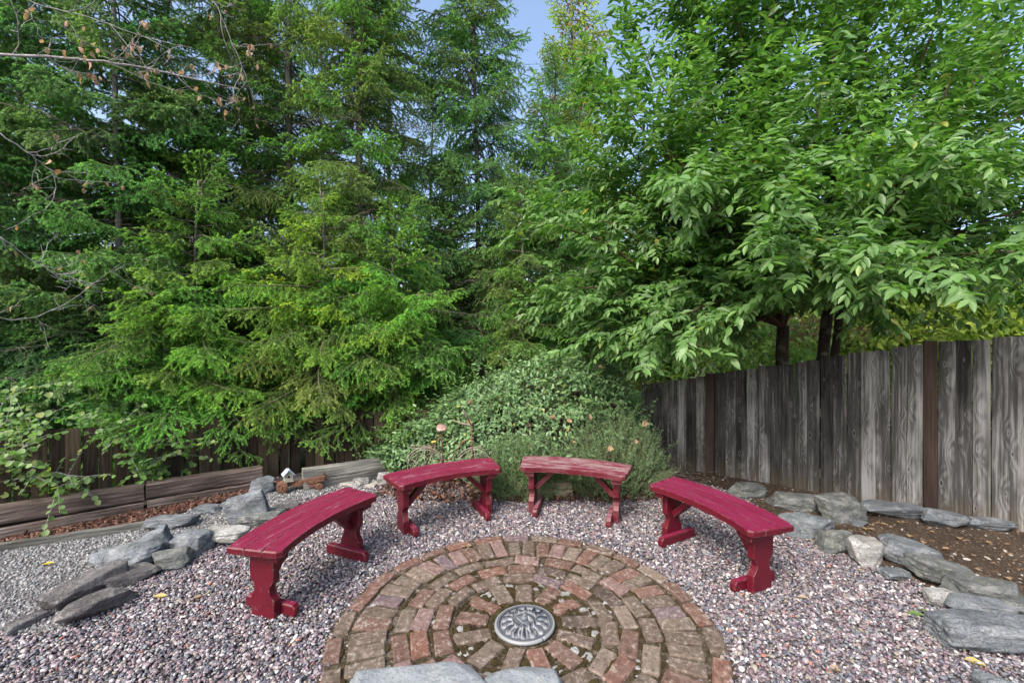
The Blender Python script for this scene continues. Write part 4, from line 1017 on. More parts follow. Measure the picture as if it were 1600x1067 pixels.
# golden, cone-bearing tree top against the sky
gold = spruce(898, 9.3, 9.9, 1.7, .05, 'golden green conifer hung with brown cones, its top against the sky', (2.3, 1.55, .8), 1.5, 0.085, seed=300, grp=None, openness=.08, name='cone_bearing_conifer')
gr = np.random.default_rng(4); n = 420; z_ = gr.uniform(4.5, 9.6, n); a_ = gr.uniform(0, 6.28, n); q = gr.uniform(.2, 1, n) * 1.6 * (1 - (z_ - 1.5) / 8.6) ** .62
org = np.column_stack([np.cos(a_) * q, np.sin(a_) * q, z_]); V, Fx = leaves_np(org, np.tile([[.1, 0, -1.0]], (n, 1)) + gr.normal(0, .2, (n, 3)), gr.normal(0, 1, (n, 3)), gr.uniform(.05, .08, n), leaf_template(.55, 0, 1.5))
tag(link('cones', me_np('cones', V, Fx, True), MAT['dry_leaf'], gold, color=(.8, .55, .5)), kind='stuff')

# ================================================================== CHERRY TREE
def grow_cherry():
    r = np.random.default_rng(21)
    base = np.array([3.02, 5.05, -0.4]); root = empty('cherry_tree', tuple(base), 0, 'large leafy cherry tree with dark trunks behind the grey fence, spreading over it', 'tree')
    stems = []
    def curve(p0, p1, up=.0, n=9, wob=.05):
        t = np.linspace(0, 1, n)[:, None]; mid = (p0 + p1) / 2 + np.array([0, 0, up])
        c = (1 - t) ** 2 * p0 + 2 * t * (1 - t) * mid + t * t * p1
        w = r.normal(0, wob, (n, 3)); w[0] = w[-1] = 0; return c + w * np.sin(np.pi * t)
    W = lambda *a: np.array(a, float)
    b1, b2, b3 = W(3.02, 5.05, -.4), W(3.42, 5.2, -.4), W(3.52, 5.15, -.4)
    f1, f2, f3 = W(2.95, 4.95, 1.72), W(3.5, 5.05, 1.9), W(3.68, 5.1, 2.0)
    trunks = [(curve(b1, f1, 0, 8, .02), .085, .06), (curve(b2, f2, 0, 8, .02), .072, .055), (curve(b3, f3, 0, 8, .02), .05, .042)]
    for c, a, b in trunks:
        tb = Tubes(); tb.add(c - base, a, b, 12); link('trunk', tb.mesh('trunk'), MAT['cherry_bark'], root)
    T = [ # limb targets
        (.95, 4.0, 1.62), (1.35, 3.45, 1.75), (.6, 4.5, 2.1), (1.95, 3.05, 1.9), (2.45, 2.85, 2.0), (3.1, 2.85, 2.05), (3.9, 3.2, 2.1), (4.8, 3.6, 2.2), (5.3, 4.6, 2.4), (2.0, 3.7, 1.85),
        (1.3, 4.6, 1.95), (.35, 4.6, 2.8), (.75, 4.0, 2.7), (1.3, 3.4, 2.6), (2.0, 3.1, 2.6), (2.8, 3.0, 2.7), (3.6, 3.2, 2.7), (4.6, 3.6, 2.8), (5.6, 4.4, 3.2),
        (.7, 4.6, 3.5), (1.0, 4.0, 3.7), (1.6, 3.6, 3.5), (2.3, 3.4, 3.5), (3.2, 3.4, 3.5), (4.1, 3.6, 3.5), (5.0, 4.2, 3.8), (1.0, 5.0, 4.3), (1.5, 4.4, 4.9), (2.0, 4.0, 4.5), (2.4, 4.4, 5.3),
        (2.9, 3.9, 4.6), (3.3, 4.5, 5.6), (3.8, 4.0, 4.6), (4.4, 4.6, 5.2), (5.2, 5.0, 4.8), (1.4, 5.6, 3.4), (2.2, 6.0, 4.4), (3.4, 6.2, 4.6), (4.6, 5.8, 4.2), (1.6, 5.6, 2.3), (2.6, 6.3, 2.4), (4.4, 6.0, 2.4),
        (2.6, 4.6, 6.1), (1.85, 4.9, 5.8), (4.0, 5.1, 6.2), (1.7, 3.1, 2.1), (2.7, 3.5, 2.2), (3.5, 3.7, 2.2), (1.0, 4.6, 1.8), (.75, 4.2, 1.95), (1.15, 3.9, 1.45), (1.5, 4.0, 2.1), (.5, 5.0, 1.9), (1.0, 5.2, 1.6), (1.7, 4.2, 1.7), (2.4, 3.4, 1.95), (1.2, 4.3, 3.1), (.6, 5.0, 3.0), (1.9, 4.4, 3.9), (3.0, 3.5, 3.1), (4.4, 3.9, 3.1), (5.0, 4.0, 4.3), (1.3, 4.6, 4.6), (1.0, 4.4, 4.0), (1.6, 4.2, 5.3), (.8, 4.8, 3.2), (2.2, 4.2, 5.6), (3.0, 4.3, 5.2), (3.6, 4.4, 5.2), (4.5, 4.6, 4.4), (5.2, 4.6, 5.4), (1.9, 4.0, 5.0), (4.0, 3.6, 4.2), (5.4, 4.4, 4.0), (1.2, 4.0, 3.3), (1.7, 3.6, 2.9)]
    limbs = []
    for k, p in enumerate(T):
        p1 = W(*p) + r.normal(0, .06, 3); src = [f1, f2, f3][0 if p[0] < 2.7 else (1 if k % 2 else 2)]; h = p1[2] - src[2]
        c = curve(src, p1, .35 if h < 1 else -.1, 12, .06); limbs.append(c)
    big = Tubes(); sec = Tubes(); LO, LDR, LU, LL = [], [], [], []
    def twig(p, d, l, rr=.0032):
        n = 5; q = [p]; d = norm(d)
        for i in range(n):
            d = norm(d + np.array([0, 0, -.05]) + r.normal(0, .06, 3)); q.append(q[-1] + d * l / n)
        q = np.array(q); sec.add(q, rr, .0012, 3)
        m = max(3, int(l / .024))
        for j in range(m):
            f = (j + .6) / m; i = min(int(f * n), n - 1); b = q[i] + (q[i + 1] - q[i]) * (f * n - i); ax = norm(q[i + 1] - q[i])
            side = norm(np.cross(ax, [0, 0, 1.0])) * (1 if j % 2 else -1)
            LO.append(b); LDR.append(norm(ax * .55 + side * .75 + np.array([0, 0, r.uniform(-.42, .16)]) + r.normal(0, .2, 3)))
            LU.append(norm(np.array([0, -.35, 1.0]) + r.normal(0, .35, 3))); LL.append(r.uniform(.070, .110) * (1 if f < .85 else .75))
        LO.append(q[-1]); LDR.append(norm(d + np.array([0, 0, -.3]))); LU.append(np.array([0, 0, 1.0])); LL.append(.07)
    ctr = W(2.9, 4.9, 2.6)
    for k, c in enumerate(limbs):
        L = np.linalg.norm(np.diff(c, axis=0), axis=1).sum(); big.add(c - base, .020 + .006 * (k % 3), .004, 6)
        ns = int(L / .115)
        for i in range(ns):
            f = .22 + .78 * (i + r.uniform(0, .8)) / ns; x = f * (len(c) - 1); j = min(int(x), len(c) - 2); p = c[j] + (c[j + 1] - c[j]) * (x - j); ax = norm(c[j + 1] - c[j])
            if p[2] > 3.6: d = norm(ax * .7 + r.normal(0, .55, 3) + np.array([0, 0, .55]))
            else: d = norm(ax * .8 + r.normal(0, .6, 3) * np.array([1, 1, .4]) + np.array([0, 0, .08]))
            l = r.uniform(.3, .65); q = curve(p, p + d * l, .02, 5, .015); sec.add(q, .0048, .002, 4)
            for m in range(4):
                b = q[min(1 + m, 4)]; twig(b, norm(d * .8 + r.normal(0, .5, 3)), r.uniform(.18, .36))
        twig(c[-1], norm(c[-1] - c[-2]), .4)
        # upright shoots
        if c[-1][2] > 2.5:
            for _ in range(2):
                j = r.integers(6, 11); twig(c[j], norm(W(0, 0, 1) + r.normal(0, .2, 3)), r.uniform(.5, .85), .005)
    LOa, LDa, LUa, LLa = map(np.array, (LO, LDR, LU, LL))
    # nothing hangs down in front of the grey fence, nothing reaches the camera
    tq = (LOa[:, 0] - FC.x) * FD.x + (LOa[:, 1] - FC.y) * FD.y; sidef = (LOa[:, 0] - FC.x) * FD.y - (LOa[:, 1] - FC.y) * FD.x
    top = np.interp(tq, [-2, 0, .8, 2.57, 3.1, 5.6], [.9, 1.03, 1.187, 1.54, 1.585, 1.62])
    ok = (LOa[:, 2] > top + .13) & (np.linalg.norm(LOa - W(0, 0, 1.55), axis=1) > 2.6)
    # the draped lower edge toward the left
    uu = LOa[:, 0] / LOa[:, 1]; ok &= ~((uu > .53) & (uu < .72) & (LOa[:, 2] < 1.86 - .5 * abs(uu - .62)))
    ok |= (LOa[:, 0] < 1.02) & (LOa[:, 2] > 1.30)
    LOa, LDa, LUa, LLa = LOa[ok], LDa[ok], LUa[ok], LLa[ok]
    link('limb', big.mesh('limb'), MAT['twig'], root); link('branchlets', sec.mesh('branchlets'), MAT['twig'], root)
    # the largest-showing leaves are leaves of their own
    dc = LOa - W(0, 0, 1.55); u, v = dc[:, 0] / dc[:, 1], -(dc[:, 2]) / dc[:, 1]
    infr = (abs(u) < 1.12) & (abs(v) < .745); score = np.where(infr, np.linalg.norm(dc, axis=1) / LLa, 1e9); order = np.argsort(score)[:300]
    var = []
    for k in range(4):
        me = me_np('leaf', *leaf_template(.38 + .03 * k, .12 + .09 * k, .3 - .05 * k), True); me.materials.append(MAT['cherry_leaf']); var.append(me)
    X, Y_, Z = frames(LDa[order], LUa[order])
    for i, k in enumerate(order):
        o = link('leaf', var[i % 4], None, root)
        M = Matrix(((X[i][0], Y_[i][0], Z[i][0]), (X[i][1], Y_[i][1], Z[i][1]), (X[i][2], Y_[i][2], Z[i][2]))).to_4x4() @ Matrix.Scale(float(LLa[k]), 4)
        M.translation = Vector(LOa[k] - base); o.matrix_local = M
        b_ = r.uniform(.85, 1.2); o.color = (b_, b_, b_ * r.uniform(.8, 1.1), 1)
    rest = np.ones(len(LOa), bool); rest[order] = False
    V, Fx = leaves_np(LOa[rest] - base, LDa[rest], LUa[rest], LLa[rest], CH_T)
    tag(link('foliage', me_np('foliage', V, Fx, True), MAT['cherry_leaf'], root), kind='stuff')
    print('cherry leaves', len(LOa))
grow_cherry()

# ================================================================== SHRUB MOUND
def mound_h(x): return np.interp(x, [-1.75, -1.5, -1.1, -.75, -.4, 0, .35, .8, 1.2, 1.5, 1.72], [.0, .3, .6, .87, 1.08, 1.27, 1.36, 1.32, 1.06, .5, .0])
def mound():
    r = np.random.default_rng(31)
    root = empty('vine_mound', (0.1, 4.95, 0.1), 0, 'big rounded mound of small-leaved green vine in the fence corner behind the benches', 'shrub')
    b = np.array([0.1, 4.95, 0.1])
    def surf(x, a, k=1.0):
        h = mound_h(x); dep = (.72 * np.clip(h / 1.1, .25, 1)) * np.where(x < -.1, .8, 1.0); y = 5.05 - dep * np.cos(a) * k; z = .1 + (h - .1) * np.sin(a) ** .75 * k
        return np.column_stack([x, y, z])
    n = 17000; x = r.uniform(-1.72, 1.68, n); a = r.uniform(.03, 2.2, n); k = 1 - np.abs(r.normal(0, .06, n)) + r.uniform(-.01, .05, n)
    p = surf(x, a, k) + r.normal(0, .02, (n, 3))
    lump = np.array([noise.noise(Vector(q) * 4.5) for q in p]); nrm = norm(p - np.array([0, 5.05, .15]) * np.array([0, 1, 1]) - np.column_stack([x * .8, x * 0, x * 0])); p += nrm * (lump[:, None] * .15 + .05 * np.array([noise.noise(Vector(q) * 1.7) for q in p])[:, None])
    p = p[p[:, 2] > .06]; n = len(p); nrm = norm(p - np.column_stack([p[:, 0] * .8, np.full(n, 5.05), np.full(n, .15)]))
    d = norm(np.column_stack([r.normal(0, .8, n), r.normal(-.35, .4, n), r.normal(-.45, .4, n)]))
    V, Fx = leaves_np(p - b, d, norm(nrm + r.normal(0, .4, (n, 3))), r.uniform(.030, .060, n), SM_T)
    tag(link('foliage', me_np('foliage', V, Fx, True), MAT['vine_leaf'], root), kind='stuff')
    # dim tangle of stems inside
    tb = Tubes()
    for i in range(1500):
        x0 = r.uniform(-1.6, 1.6); a0 = r.uniform(0.02, 1.9); kk = r.uniform(.72, .93); p0 = surf(np.array([x0]), np.array([a0]), kk)[0]; p1 = surf(np.array([x0 + r.normal(0, .22)]), np.array([a0 + r.normal(0, .25)]), kk + r.uniform(-.05, .05))[0]
        p1[2] = max(p1[2], .06); m = (p0 + p1) / 2 + r.normal(0, .03, 3); tb.add(np.array([p0, m, p1]) - b, .003, .0015, 3)
    tag(link('stems', tb.mesh('stems'), MAT['dead_twig'], root), kind='stuff')
    # longer leafy shoots sticking out
    tb = Tubes(); O, D_, U_, L_ = [], [], [], []
    for i in range(260):
        x0 = r.uniform(-1.6, 1.5); a0 = r.uniform(.5, 1.7); p0 = surf(np.array([x0]), np.array([a0]), .98)[0]; d0 = norm(np.array([r.normal(0, .7), r.uniform(-.8, 0), r.uniform(.1, .9)])); l = r.uniform(.12, .36)
        q = [p0 + d0 * l * t + np.array([0, 0, -.15 * l * t * t]) for t in np.linspace(0, 1, 5)]; tb.add(np.array(q) - b, .002, .001, 3)
        for j in range(int(l / .022)):
            t = (j + .5) * .022 / l; O.append(p0 + d0 * l * t - b); sd = norm(np.cross(d0, [0, 0, 1.0])) * (1 if j % 2 else -1); D_.append(norm(d0 * .5 + sd + r.normal(0, .2, 3))); U_.append(norm(np.array([0, -.2, 1]) + r.normal(0, .3, 3))); L_.append(r.uniform(.035, .06))
    V, Fx = leaves_np(*map(np.array, (O, D_, U_, L_)), SM_T)
    tag(link('shoot_leaves', me_np('shoot_leaves', V, Fx, True), MAT['vine_leaf'], root, color=(1.15, 1.12, 1)), kind='stuff'); tag(link('shoots', tb.mesh('shoots'), MAT['twig'], root), kind='stuff')
mound()
def rosemary(cx, cy, wx, wy, h, label, seed, tint):
    r = np.random.default_rng(seed); b = np.array([cx, cy, .08]); root = empty('rosemary_bush', tuple(b), 0, label, 'shrub', 'fine-leaved bushes in front of the vine mound')
    n = 1700; an = r.uniform(0, 6.283, n); el = np.arcsin(r.uniform(.0, 1, n)); k = r.uniform(.55, 1.0, n)
    p = np.column_stack([np.cos(an) * np.cos(el) * wx, np.sin(an) * np.cos(el) * wy, np.sin(el) * h]) * k[:, None]; p[:, 2] = np.maximum(p[:, 2], .02)
    d = norm(p / np.array([wx, wy, h]) * .55 + np.array([0, 0, .65]) + r.normal(0, .28, (n, 3))); l = r.uniform(.10, .2, n); tb = Tubes(); O, Dn = [], []
    for i in range(n):
        q = np.array([p[i] - d[i] * .12, p[i], p[i] + d[i] * l[i]]); tb.add(q, .0016, .0008, 3)
    m = 46; f = r.uniform(-.3, 1, (n, m)); O = p[:, None, :] + d[:, None, :] * (l[:, None] * f)[..., None]; ra = norm(np.cross(np.repeat(d[:, None], m, 1), r.normal(0, 1, (n, m, 3)))); Dn = norm(d[:, None, :] * .7 + ra * .8)
    O = O.reshape(-1, 3); Dn = Dn.reshape(-1, 3); ln = r.uniform(.014, .026, len(O)); w = norm(np.cross(Dn, r.normal(0, 1, Dn.shape))) * .0021
    V = np.stack([O - w, O + w, O + Dn * ln[:, None]], 1).reshape(-1, 3)
    tag(link('foliage', me_np('foliage', V, np.arange(len(V)).reshape(-1, 3)), MAT['rosemary'], root, color=tint), kind='stuff')
    tag(link('stems', tb.mesh('stems'), MAT['twig'], root), kind='stuff')
rosemary(.12, 4.36, .46, .24, .50, 'fine-leaved green bush behind the gap between the two middle benches', 41, (1, 1.05, 1))
rosemary(.95, 4.44, .58, .33, .74, 'taller fine-leaved grey-green bush right of the middle, against the fence corner', 42, (1.1, 1.08, 1.15))
# dry litter and bare stems under the mound
litter_poly = [(-1.35, 4.25), (-.6, 4.12), (.6, 4.12), (1.5, 4.15), (1.75, 4.6), (1.5, 5.3), (-1.2, 4.9)]
scatter('leaf_litter', litter_poly, 1300, (.008, .005, .001), (.035, .02, .002), (.0, .05), MAT['chip'], ('dry brown leaf litter under the shrub mound', 'leaf litter'), .9, shape='rough')
def dry_tangle():
    r = np.random.default_rng(77); tb = Tubes()
    for i in range(520):
        x = r.uniform(1.1, 1.75) if r.random() < .6 else r.uniform(-.1, 1.6); y = r.uniform(4.2, 4.75); p = np.array([x, y, .1 + abs(r.normal(0, .12))]); d = norm(np.array([r.normal(0, 1), r.normal(0, .5), r.normal(0, .35)])); l = r.uniform(.08, .3)
        q = p + d * l; q[2] = max(q[2], .1); m = (p + q) / 2 + r.normal(0, .02, 3); tb.add(np.array([p, m, q]), .0022, .001, 3)
    tag(tag(link('dry_stems', tb.mesh('dry_stems'), MAT['dead_twig']), 'tangle of thin dry brown stems under the bushes by the fence corner', 'dry stems'), kind='stuff')
dry_tangle()

# ================================================================== ROUND-LEAVED SHRUB, LOWER LEFT
def hazel(specs, label, seed, name='leafy_shrub'):
    r = np.random.default_rng(seed); b = np.array([specs[0][0][0], specs[0][0][1], -.3]); root = empty(name, tuple(b), 0, label, 'shrub', 'round-leaved shrubs at the low fence'); tb = Tubes(); LV = []
    for p0, p1 in specs:
        p0, p1 = np.array(p0, float), np.array(p1, float); t = np.linspace(0, 1, 8)[:, None]; m = (p0 + p1) / 2 + np.array([0, 0, .22]); c = (1 - t) ** 2 * p0 + 2 * t * (1 - t) * m + t * t * p1 + r.normal(0, .012, (8, 3)); tb.add(c - b, .006, .002, 4)
        for k in range(15):
            j = r.integers(1, 8); q0 = c[min(j, 7)]; d = norm(norm(c[-1] - c[0]) * .6 + r.normal(0, .6, 3)); l = r.uniform(.15, .38); q = np.array([q0 + d * l * s_ + np.array([0, 0, -.1 * s_ * s_ * l]) for s_ in np.linspace(0, 1, 4)]); tb.add(q - b, .0028, .0012, 3)
            for s_ in np.arange(.15, 1.05, .042 / l):
                pp = q0 + d * l * s_ + np.array([0, 0, -.1 * s_ * s_ * l]); LV.append((pp, norm(d * .3 + r.normal(0, .7, 3) * np.array([1, 1, .3]) + np.array([0, -.1, -.3])), norm(np.array([.1, -.55, 1]) + r.normal(0, .3, 3)), r.uniform(.032, .056)))
    link('stems', tb.mesh('stems'), MAT['grey_twig'], root)
    var = []
    for k in range(3):
        me = me_np('leaf', *leaf_template(.85 + .05 * k, .1 + .08 * k, .2, ((0, 0), (.12, .62), (.4, 1), (.72, .86), (.93, .4), (1, 0))), True); me.materials.append(MAT['hazel_leaf']); var.append(me)
    idx = r.permutation(len(LV))
    for i in idx[:290]:
        p, d, u, l = LV[i]; X, Y_, Z = frames(d, u); M = Matrix(((X[0], Y_[0], Z[0]), (X[1], Y_[1], Z[1]), (X[2], Y_[2], Z[2]))).to_4x4() @ Matrix.Scale(float(l), 4); M.translation = Vector(p - b)
        o = link('leaf', var[i % 3], None, root); o.matrix_local = M; k_ = r.uniform(.75, 1.2); o.color = (k_ * r.choice([1, 1, 1, 1.6]), k_, k_ * .9, 1)
    if len(LV) > 290:
        Q_ = [LV[i] for i in idx[290:]]; V, Fx = leaves_np(np.array([q[0] for q in Q_]) - b, np.array([q[1] for q in Q_]), np.array([q[2] for q in Q_]), np.array([q[3] for q in Q_]), RD_T)
        tag(link('foliage', me_np('foliage', V, Fx, True), MAT['hazel_leaf'], root), kind='stuff')
PP = lambda px, py, y: tuple(P(px, py, y))
hazel([((-4.6, 3.7, .1), PP(20, 610, 3.6)), ((-4.6, 3.7, .1), PP(60, 690, 3.5)), ((-4.5, 3.8, .2), PP(5, 720, 3.4)), ((-4.4, 3.9, .2), PP(60, 650, 3.7)), ((-4.4, 3.9, .2), PP(130, 745, 3.7)), ((-4.6, 3.7, .1), PP(10, 660, 3.3)), ((-4.5, 3.8, .2), PP(90, 755, 3.65))],
      'round-leaved shrub spilling over the fence at the lower left edge', 51)
hazel([((-3.5, 4.5, .2), PP(175, 680, 4.0)), ((-3.5, 4.5, .2), PP(205, 715, 4.0)), ((-3.4, 4.6, .2), PP(250, 690, 4.15)), ((-3.4, 4.6, .2), PP(280, 710, 4.2)), ((-3.4, 4.6, .2), PP(235, 735, 4.1)), ((-3.5, 4.5, .2), PP(150, 655, 4.1))],
      'round-leaved shrub drooping over the fence above the joint between the timbers', 52)

# ================================================================== BARE BRANCHES WITH DRY LEAVES
DLV = []
for k in range(3):
    me = me_np('dry_leaf', *leaf_template(.8, -.35 + .5 * k, .9 - .3 * k, ((0, .15), (.25, .9), (.45, .6), (.6, .85), (1, 0))), False); me.materials.append(MAT['dry_leaf']); DLV.append(me)
def bare_branch(path, y0, y1, side, nleaf, label, seed, r0=.009):
    """path: photograph points of the limb, y0..y1 its distances"""
    r = np.random.default_rng(seed); n = len(path); pts = np.array([list(P(px, py, y0 + (y1 - y0) * i / (n - 1))) for i, (px, py) in enumerate(path)])
    b = pts[0].copy(); root = empty('bare_branch', tuple(b), 0, label, 'branch', 'bare branches reaching in from the left'); tb = Tubes()
    tt = np.linspace(0, n - 1, n * 4); C = np.column_stack([np.interp(tt, np.arange(n), pts[:, k]) for k in range(3)]); C[1:-1] = (C[:-2] + C[1:-1] * 2 + C[2:]) / 4 + r.normal(0, .003, (len(C) - 2, 3)); tb.add(C - b, r0, r0 * .3, 8)
    link('limb', tb.mesh('limb'), MAT['grey_twig'], root); ends = []; tw = Tubes()
    for k in range(side):
        j = r.integers(2, len(C) - 1); p = C[j]; ax = norm(C[min(j + 1, len(C) - 1)] - C[j - 1]); d = norm(ax * .7 + r.normal(0, .5, 3) + np.array([0, 0, r.choice([-.5, .35])])); l = r.uniform(.15, .5); q = [p]
        for i in range(6):
            d = norm(d + r.normal(0, .22, 3) + np.array([0, 0, .06])); q.append(q[-1] + d * l / 6)
        q = np.array(q); tw.add(q - b, .0024, .0009, 4); ends += [q[3], q[5], q[6]]
        for m in range(3):
            i = r.integers(1, 6); e = q[i] + norm(d + r.normal(0, .7, 3)) * r.uniform(.05, .16); tw.add(np.array([q[i], (q[i] + e) / 2 + r.normal(0, .008, 3), e]) - b, .0018, .0009, 3); ends.append(e)
    link('twigs', tw.mesh('twigs'), MAT['grey_twig'], root)
    for k in range(nleaf):
        e = ends[r.integers(len(ends))] + r.normal(0, .012, 3); o = link('leaf', DLV[k % 3], None, root, tuple(e - b)); s_ = r.uniform(.022, .042); o.scale = (s_,) * 3; o.rotation_euler = (r.uniform(-.6, .6), R(r.uniform(50, 110)), r.uniform(0, 6.28)); k_ = r.uniform(.7, 1.2); o.color = (k_, k_, k_, 1)
bare_branch([(-60, 84), (60, 88), (170, 96), (245, 110), (310, 125), (372, 138)], 2.5, 2.9, 15, 60, 'long pale bare branch with curled brown leaves crossing the upper left', 61, .0085)
bare_branch([(-60, -20), (10, -8), (70, 10), (150, 30), (230, 60), (300, 75)], 3.0, 3.4, 9, 26, 'thin bare branch at the top left corner above the long pale one', 62, .005)
bare_branch([(-60, 180), (10, 215), (45, 240), (75, 262), (100, 290)], 2.6, 2.9, 7, 10, 'pale forked lichened twigs at the left edge below the long branch', 63, .0045)
bare_branch([(-60, 330), (10, 375), (40, 400), (80, 425), (150, 445)], 3.0, 3.4, 7, 6, 'pale bare twigs at the left edge at mid height', 64, .004)
bare_branch([(-60, 480), (10, 500), (60, 495), (110, 470), (190, 410)], 3.2, 3.8, 6, 5, 'thin grey bare twigs above the round-leaved shrub', 65, .004)
bare_branch([(300, -40), (340, 10), (360, 60), (385, 120), (400, 160)], 3.0, 3.3, 8, 14, 'bare twig with brown leaves hanging down from the top edge', 66, .004)

# ================================================================== BACKGROUND BUSHES
def bush_mesh(seed, n=5200):
    r = np.random.default_rng(seed); c = r.uniform(-1, 1, (16, 3)) * np.array([1.1, .6, .8]) + np.array([0, 0, 1.2]); rd = r.uniform(.4, .75, 16)
    k = r.integers(0, 16, n); d = norm(r.normal(0, 1, (n, 3))); p = c[k] + d * (rd[k] * r.uniform(.7, 1.05, n))[:, None]; p = p[p[:, 2] > .05]; n = len(p)
    V, Fx = leaves_np(p, norm(r.normal(0, 1, (n, 3)) + np.array([0, 0, -.5])), norm(r.normal(0, .6, (n, 3)) + np.array([0, 0, 1])), r.uniform(.07, .13, n), QD_T)
    return me_np('crown', V, Fx, True)
BM_ = [bush_mesh(1), bush_mesh(2), bush_mesh(3)]
for b_ in BM_: b_.materials.append(MAT['far_leaf'])
bt = []
for k in range(3):
    me, _ = trunk_me(1.6, .05, k + 5, 'trunk', .08); me.materials.append(MAT['spruce_bark']); bt.append(me)
BG = [(1500, 9.0, 1.5, (1.2, 1.15, .7), 'bright yellow-green bush beyond the grey fence, right of the cherry trunks'), (1330, 10.0, 1.5, (1, 1.05, .8), 'pale green bush seen between the cherry trunks and the right edge'),
      (1120, 9.0, 1.3, (.7, .9, .7), 'green bush beyond the fence left of the cherry trunks'), (980, 10.0, 1.5, (.6, .8, .6), 'dark green bush behind the shrub mound'), (1660, 8.0, 1.7, (1, 1, .7), 'green bush beyond the fence at the right edge'),
      (800, 12., 1.2, (.9, .9, .5), 'far olive bush seen low between the middle spruces'), (560, 13., 1.2, (.8, .9, .5), 'far low bush behind the spruce trunks left of the middle'), (300, 12., 1.3, (.7, .8, .5), 'far low bush behind the left spruces'), (60, 11., 1.4, (.6, .8, .5), 'far low bush at the left end of the wood'),
      (1230, 12., 1.9, (.8, 1., .6), 'tall far bush behind the cherry tree crown'), (420, 12.5, 2.1, (1.0, 1.0, .5), 'yellow-green far bush behind the left middle spruces'), (680, 13., 2.2, (1.1, 1., .5), 'warm yellow-green far bush glimpsed left of the narrow spruce'), (170, 12.5, 2.1, (.9, 1., .5), 'far bush glimpsed behind the thin pale trunk'), (900, 13., 2.6, (1.1, 1., .5), 'warm far bush behind the blue-green spruce'),
      (1440, 13.5, 2.3, (.8, .95, .55), 'tallest far bush behind the right half of the cherry tree')]
for i, (px, y, s_, c, lb) in enumerate(BG):
    t = empty('background_bush', ((px - 800) / F * y, y, -.42), i * 1.3, lb, 'shrub', 'bushes beyond the fences'); t.scale = (s_, s_, s_)
    link('crown', BM_[i % 3], None, t, color=c); link('trunk', bt[i % 3], None, t)

# ================================================================== FALLEN LEAVES
FL = []
for k in range(3):
    me = me_np('fallen_leaf', *leaf_template(.38 + .1 * k, -.15 + .12 * k, .35), True); FL.append(me)
MAPLE = me_np('maple_leaf', *leaf_template(.95, .1, .5, ((0, .12), (.22, .95), (.38, .55), (.55, 1.0), (.72, .4), (1, 0))), False)
def fallen(px, py, ln, m, rz, label, grp='fallen leaves on the pebbles', z=.012, mesh=None, col=(1, 1, 1), y=None, tilt=0.0):
    me = (mesh or random.choice(FL)).copy(); me.materials.clear(); me.materials.append(MAT[m]); g = G(px, py) if y is None else P(px, py, y); zz = g.z + (z if y is None else 0)
    o = link('fallen_leaf', me, None, None, (g.x, g.y, zz), (tilt, random.uniform(-.15, .05), rz), color=col); o.scale = (ln,) * 3; return tag(o, label, 'leaf', grp)
fallen(238, 934, .085, 'yellow_leaf', .15, 'cream yellow leaf on the pebbles right of the left slabs', col=(.95, .9, 1.1))
fallen(66, 884, .085, 'yellow_leaf', -.05, 'bright yellow leaf lying on the grey gravel path', z=.016, col=(1, .95, .35))
fallen(300, 937, .07, 'dry_leaf', .6, 'narrow tan leaf on the pebbles left of the leftmost bench foot')
fallen(1245, 934, .06, 'dry_leaf', -.6, 'pale tan leaf right of the rightmost bench foot', col=(1.3, 1.5, 1.6))
fallen(1506, 1032, .085, 'yellow_leaf', -.5, 'golden yellow leaf near the lower right corner', col=(.95, .8, .7))
fallen(1410, 912, .05, 'yellow_leaf', 1.4, 'upright yellow leaf against the small flat stone at the right', col=(.7, .7, .5), tilt=.9)
fallen(1372, 882, .05, 'dry_leaf', .5, 'curled orange brown leaf below the whitish rock', mesh=MAPLE, z=.02)
fallen(1418, 960, .08, 'hazel_leaf', -.3, 'long green leaf on the pebbles left of the largest right rock', col=(1.1, .9, 1.2))
fallen(1442, 958, .05, 'hazel_leaf', .6, 'short green leaf beside the long green one', col=(1.1, .9, 1.1))
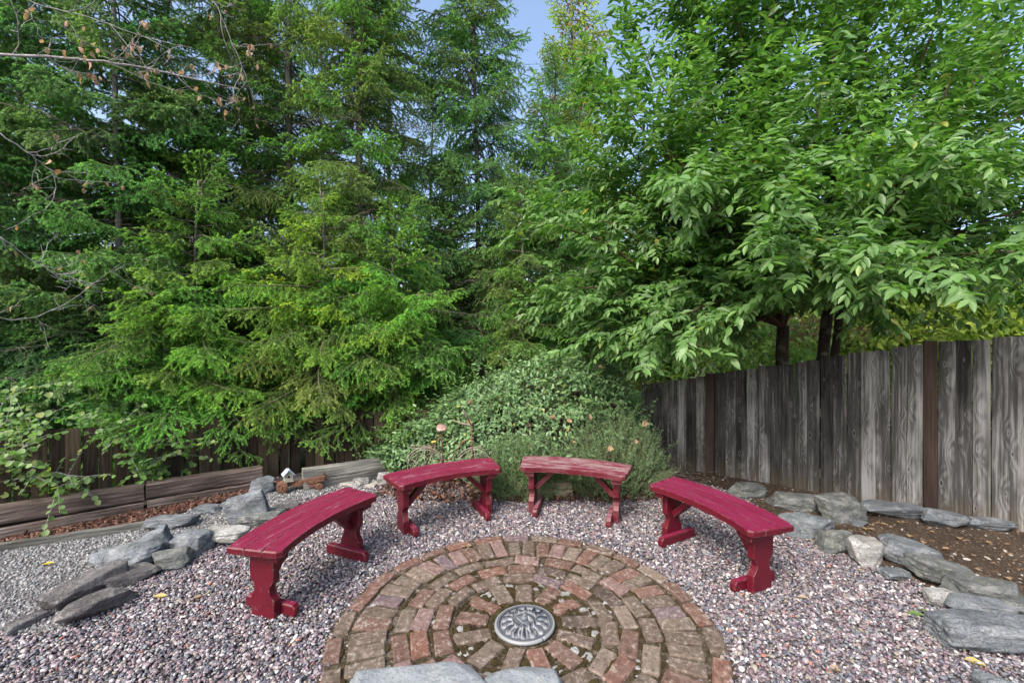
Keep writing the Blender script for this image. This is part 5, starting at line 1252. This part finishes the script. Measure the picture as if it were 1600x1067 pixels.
fallen(1296, 1046, .05, 'dry_leaf', -.5, 'rust red leaf among the pebbles at the bottom right', mesh=MAPLE)
fallen(1342, 892, .03, 'yellow_leaf', .2, 'small cream leaf left of the orange brown curled leaf', col=(.8, .8, .9))
fallen(730, 858, .05, 'dry_leaf', .9, 'small orange leaf at the back edge of the brick circle', mesh=MAPLE, z=.02, grp='fallen leaves on the bricks')
fallen(1562, 808, .05, 'yellow_leaf', .0, 'yellow leaf on the soil near the fence foot at the right', grp='fallen leaves on the soil')
for i, (px, py) in enumerate([(935, 573), (845, 651), (868, 652), (885, 657), (925, 654), (1003, 662), (775, 706), (990, 690), (790, 720), (860, 700), (1002, 702), (950, 699), (820, 664), (1008, 716), (668, 698), (680, 705), (722, 690), (728, 660), (740, 628), (894, 690)]):
    yv = 4.55 - .0 if py > 690 else (4.6 if py > 640 else 4.75)
    if px > 860 and py > 640: yv = 4.28
    if px > 990 and py > 640: yv = 4.55
    fallen(px, py, random.uniform(.05, .085), 'dry_leaf', random.uniform(0, 6), 'dry tan leaf caught on the green bushes behind the benches', 'dry leaves caught on the bushes', mesh=MAPLE, col=(1.25, 1.2, 1.15), y=yv - .12, tilt=random.uniform(.6, 1.3))
fallen(673, 690, .06, 'yellow_leaf', .1, 'yellow leaf resting on the rack of the wire bicycle', 'dry leaves caught on the bushes', y=4.34, tilt=.8, col=(1, .8, .3))
r_ = random.Random(9)
for i in range(16):
    fallen(r_.uniform(1250, 1580), 0, r_.uniform(.03, .05), 'dry_leaf', r_.uniform(0, 6), 'small dry leaf lying on the dark soil bed', 'small dry leaves on the soil bed', mesh=MAPLE, col=(.9, .8, .75)) if False else None
for px, py in [(1384, 823), (1400, 818), (1362, 830), (1420, 842), (1445, 850), (1460, 835), (1484, 862), (1500, 846), (1522, 872), (1540, 850), (1390, 838), (1350, 828), (1530, 895), (1572, 905)]:
    fallen(px, py, r_.uniform(.03, .055), 'dry_leaf', r_.uniform(0, 6), 'small dry leaf lying on the dark soil bed', 'small dry leaves on the soil bed', mesh=MAPLE, col=(1.0, .95, .9), z=.02)
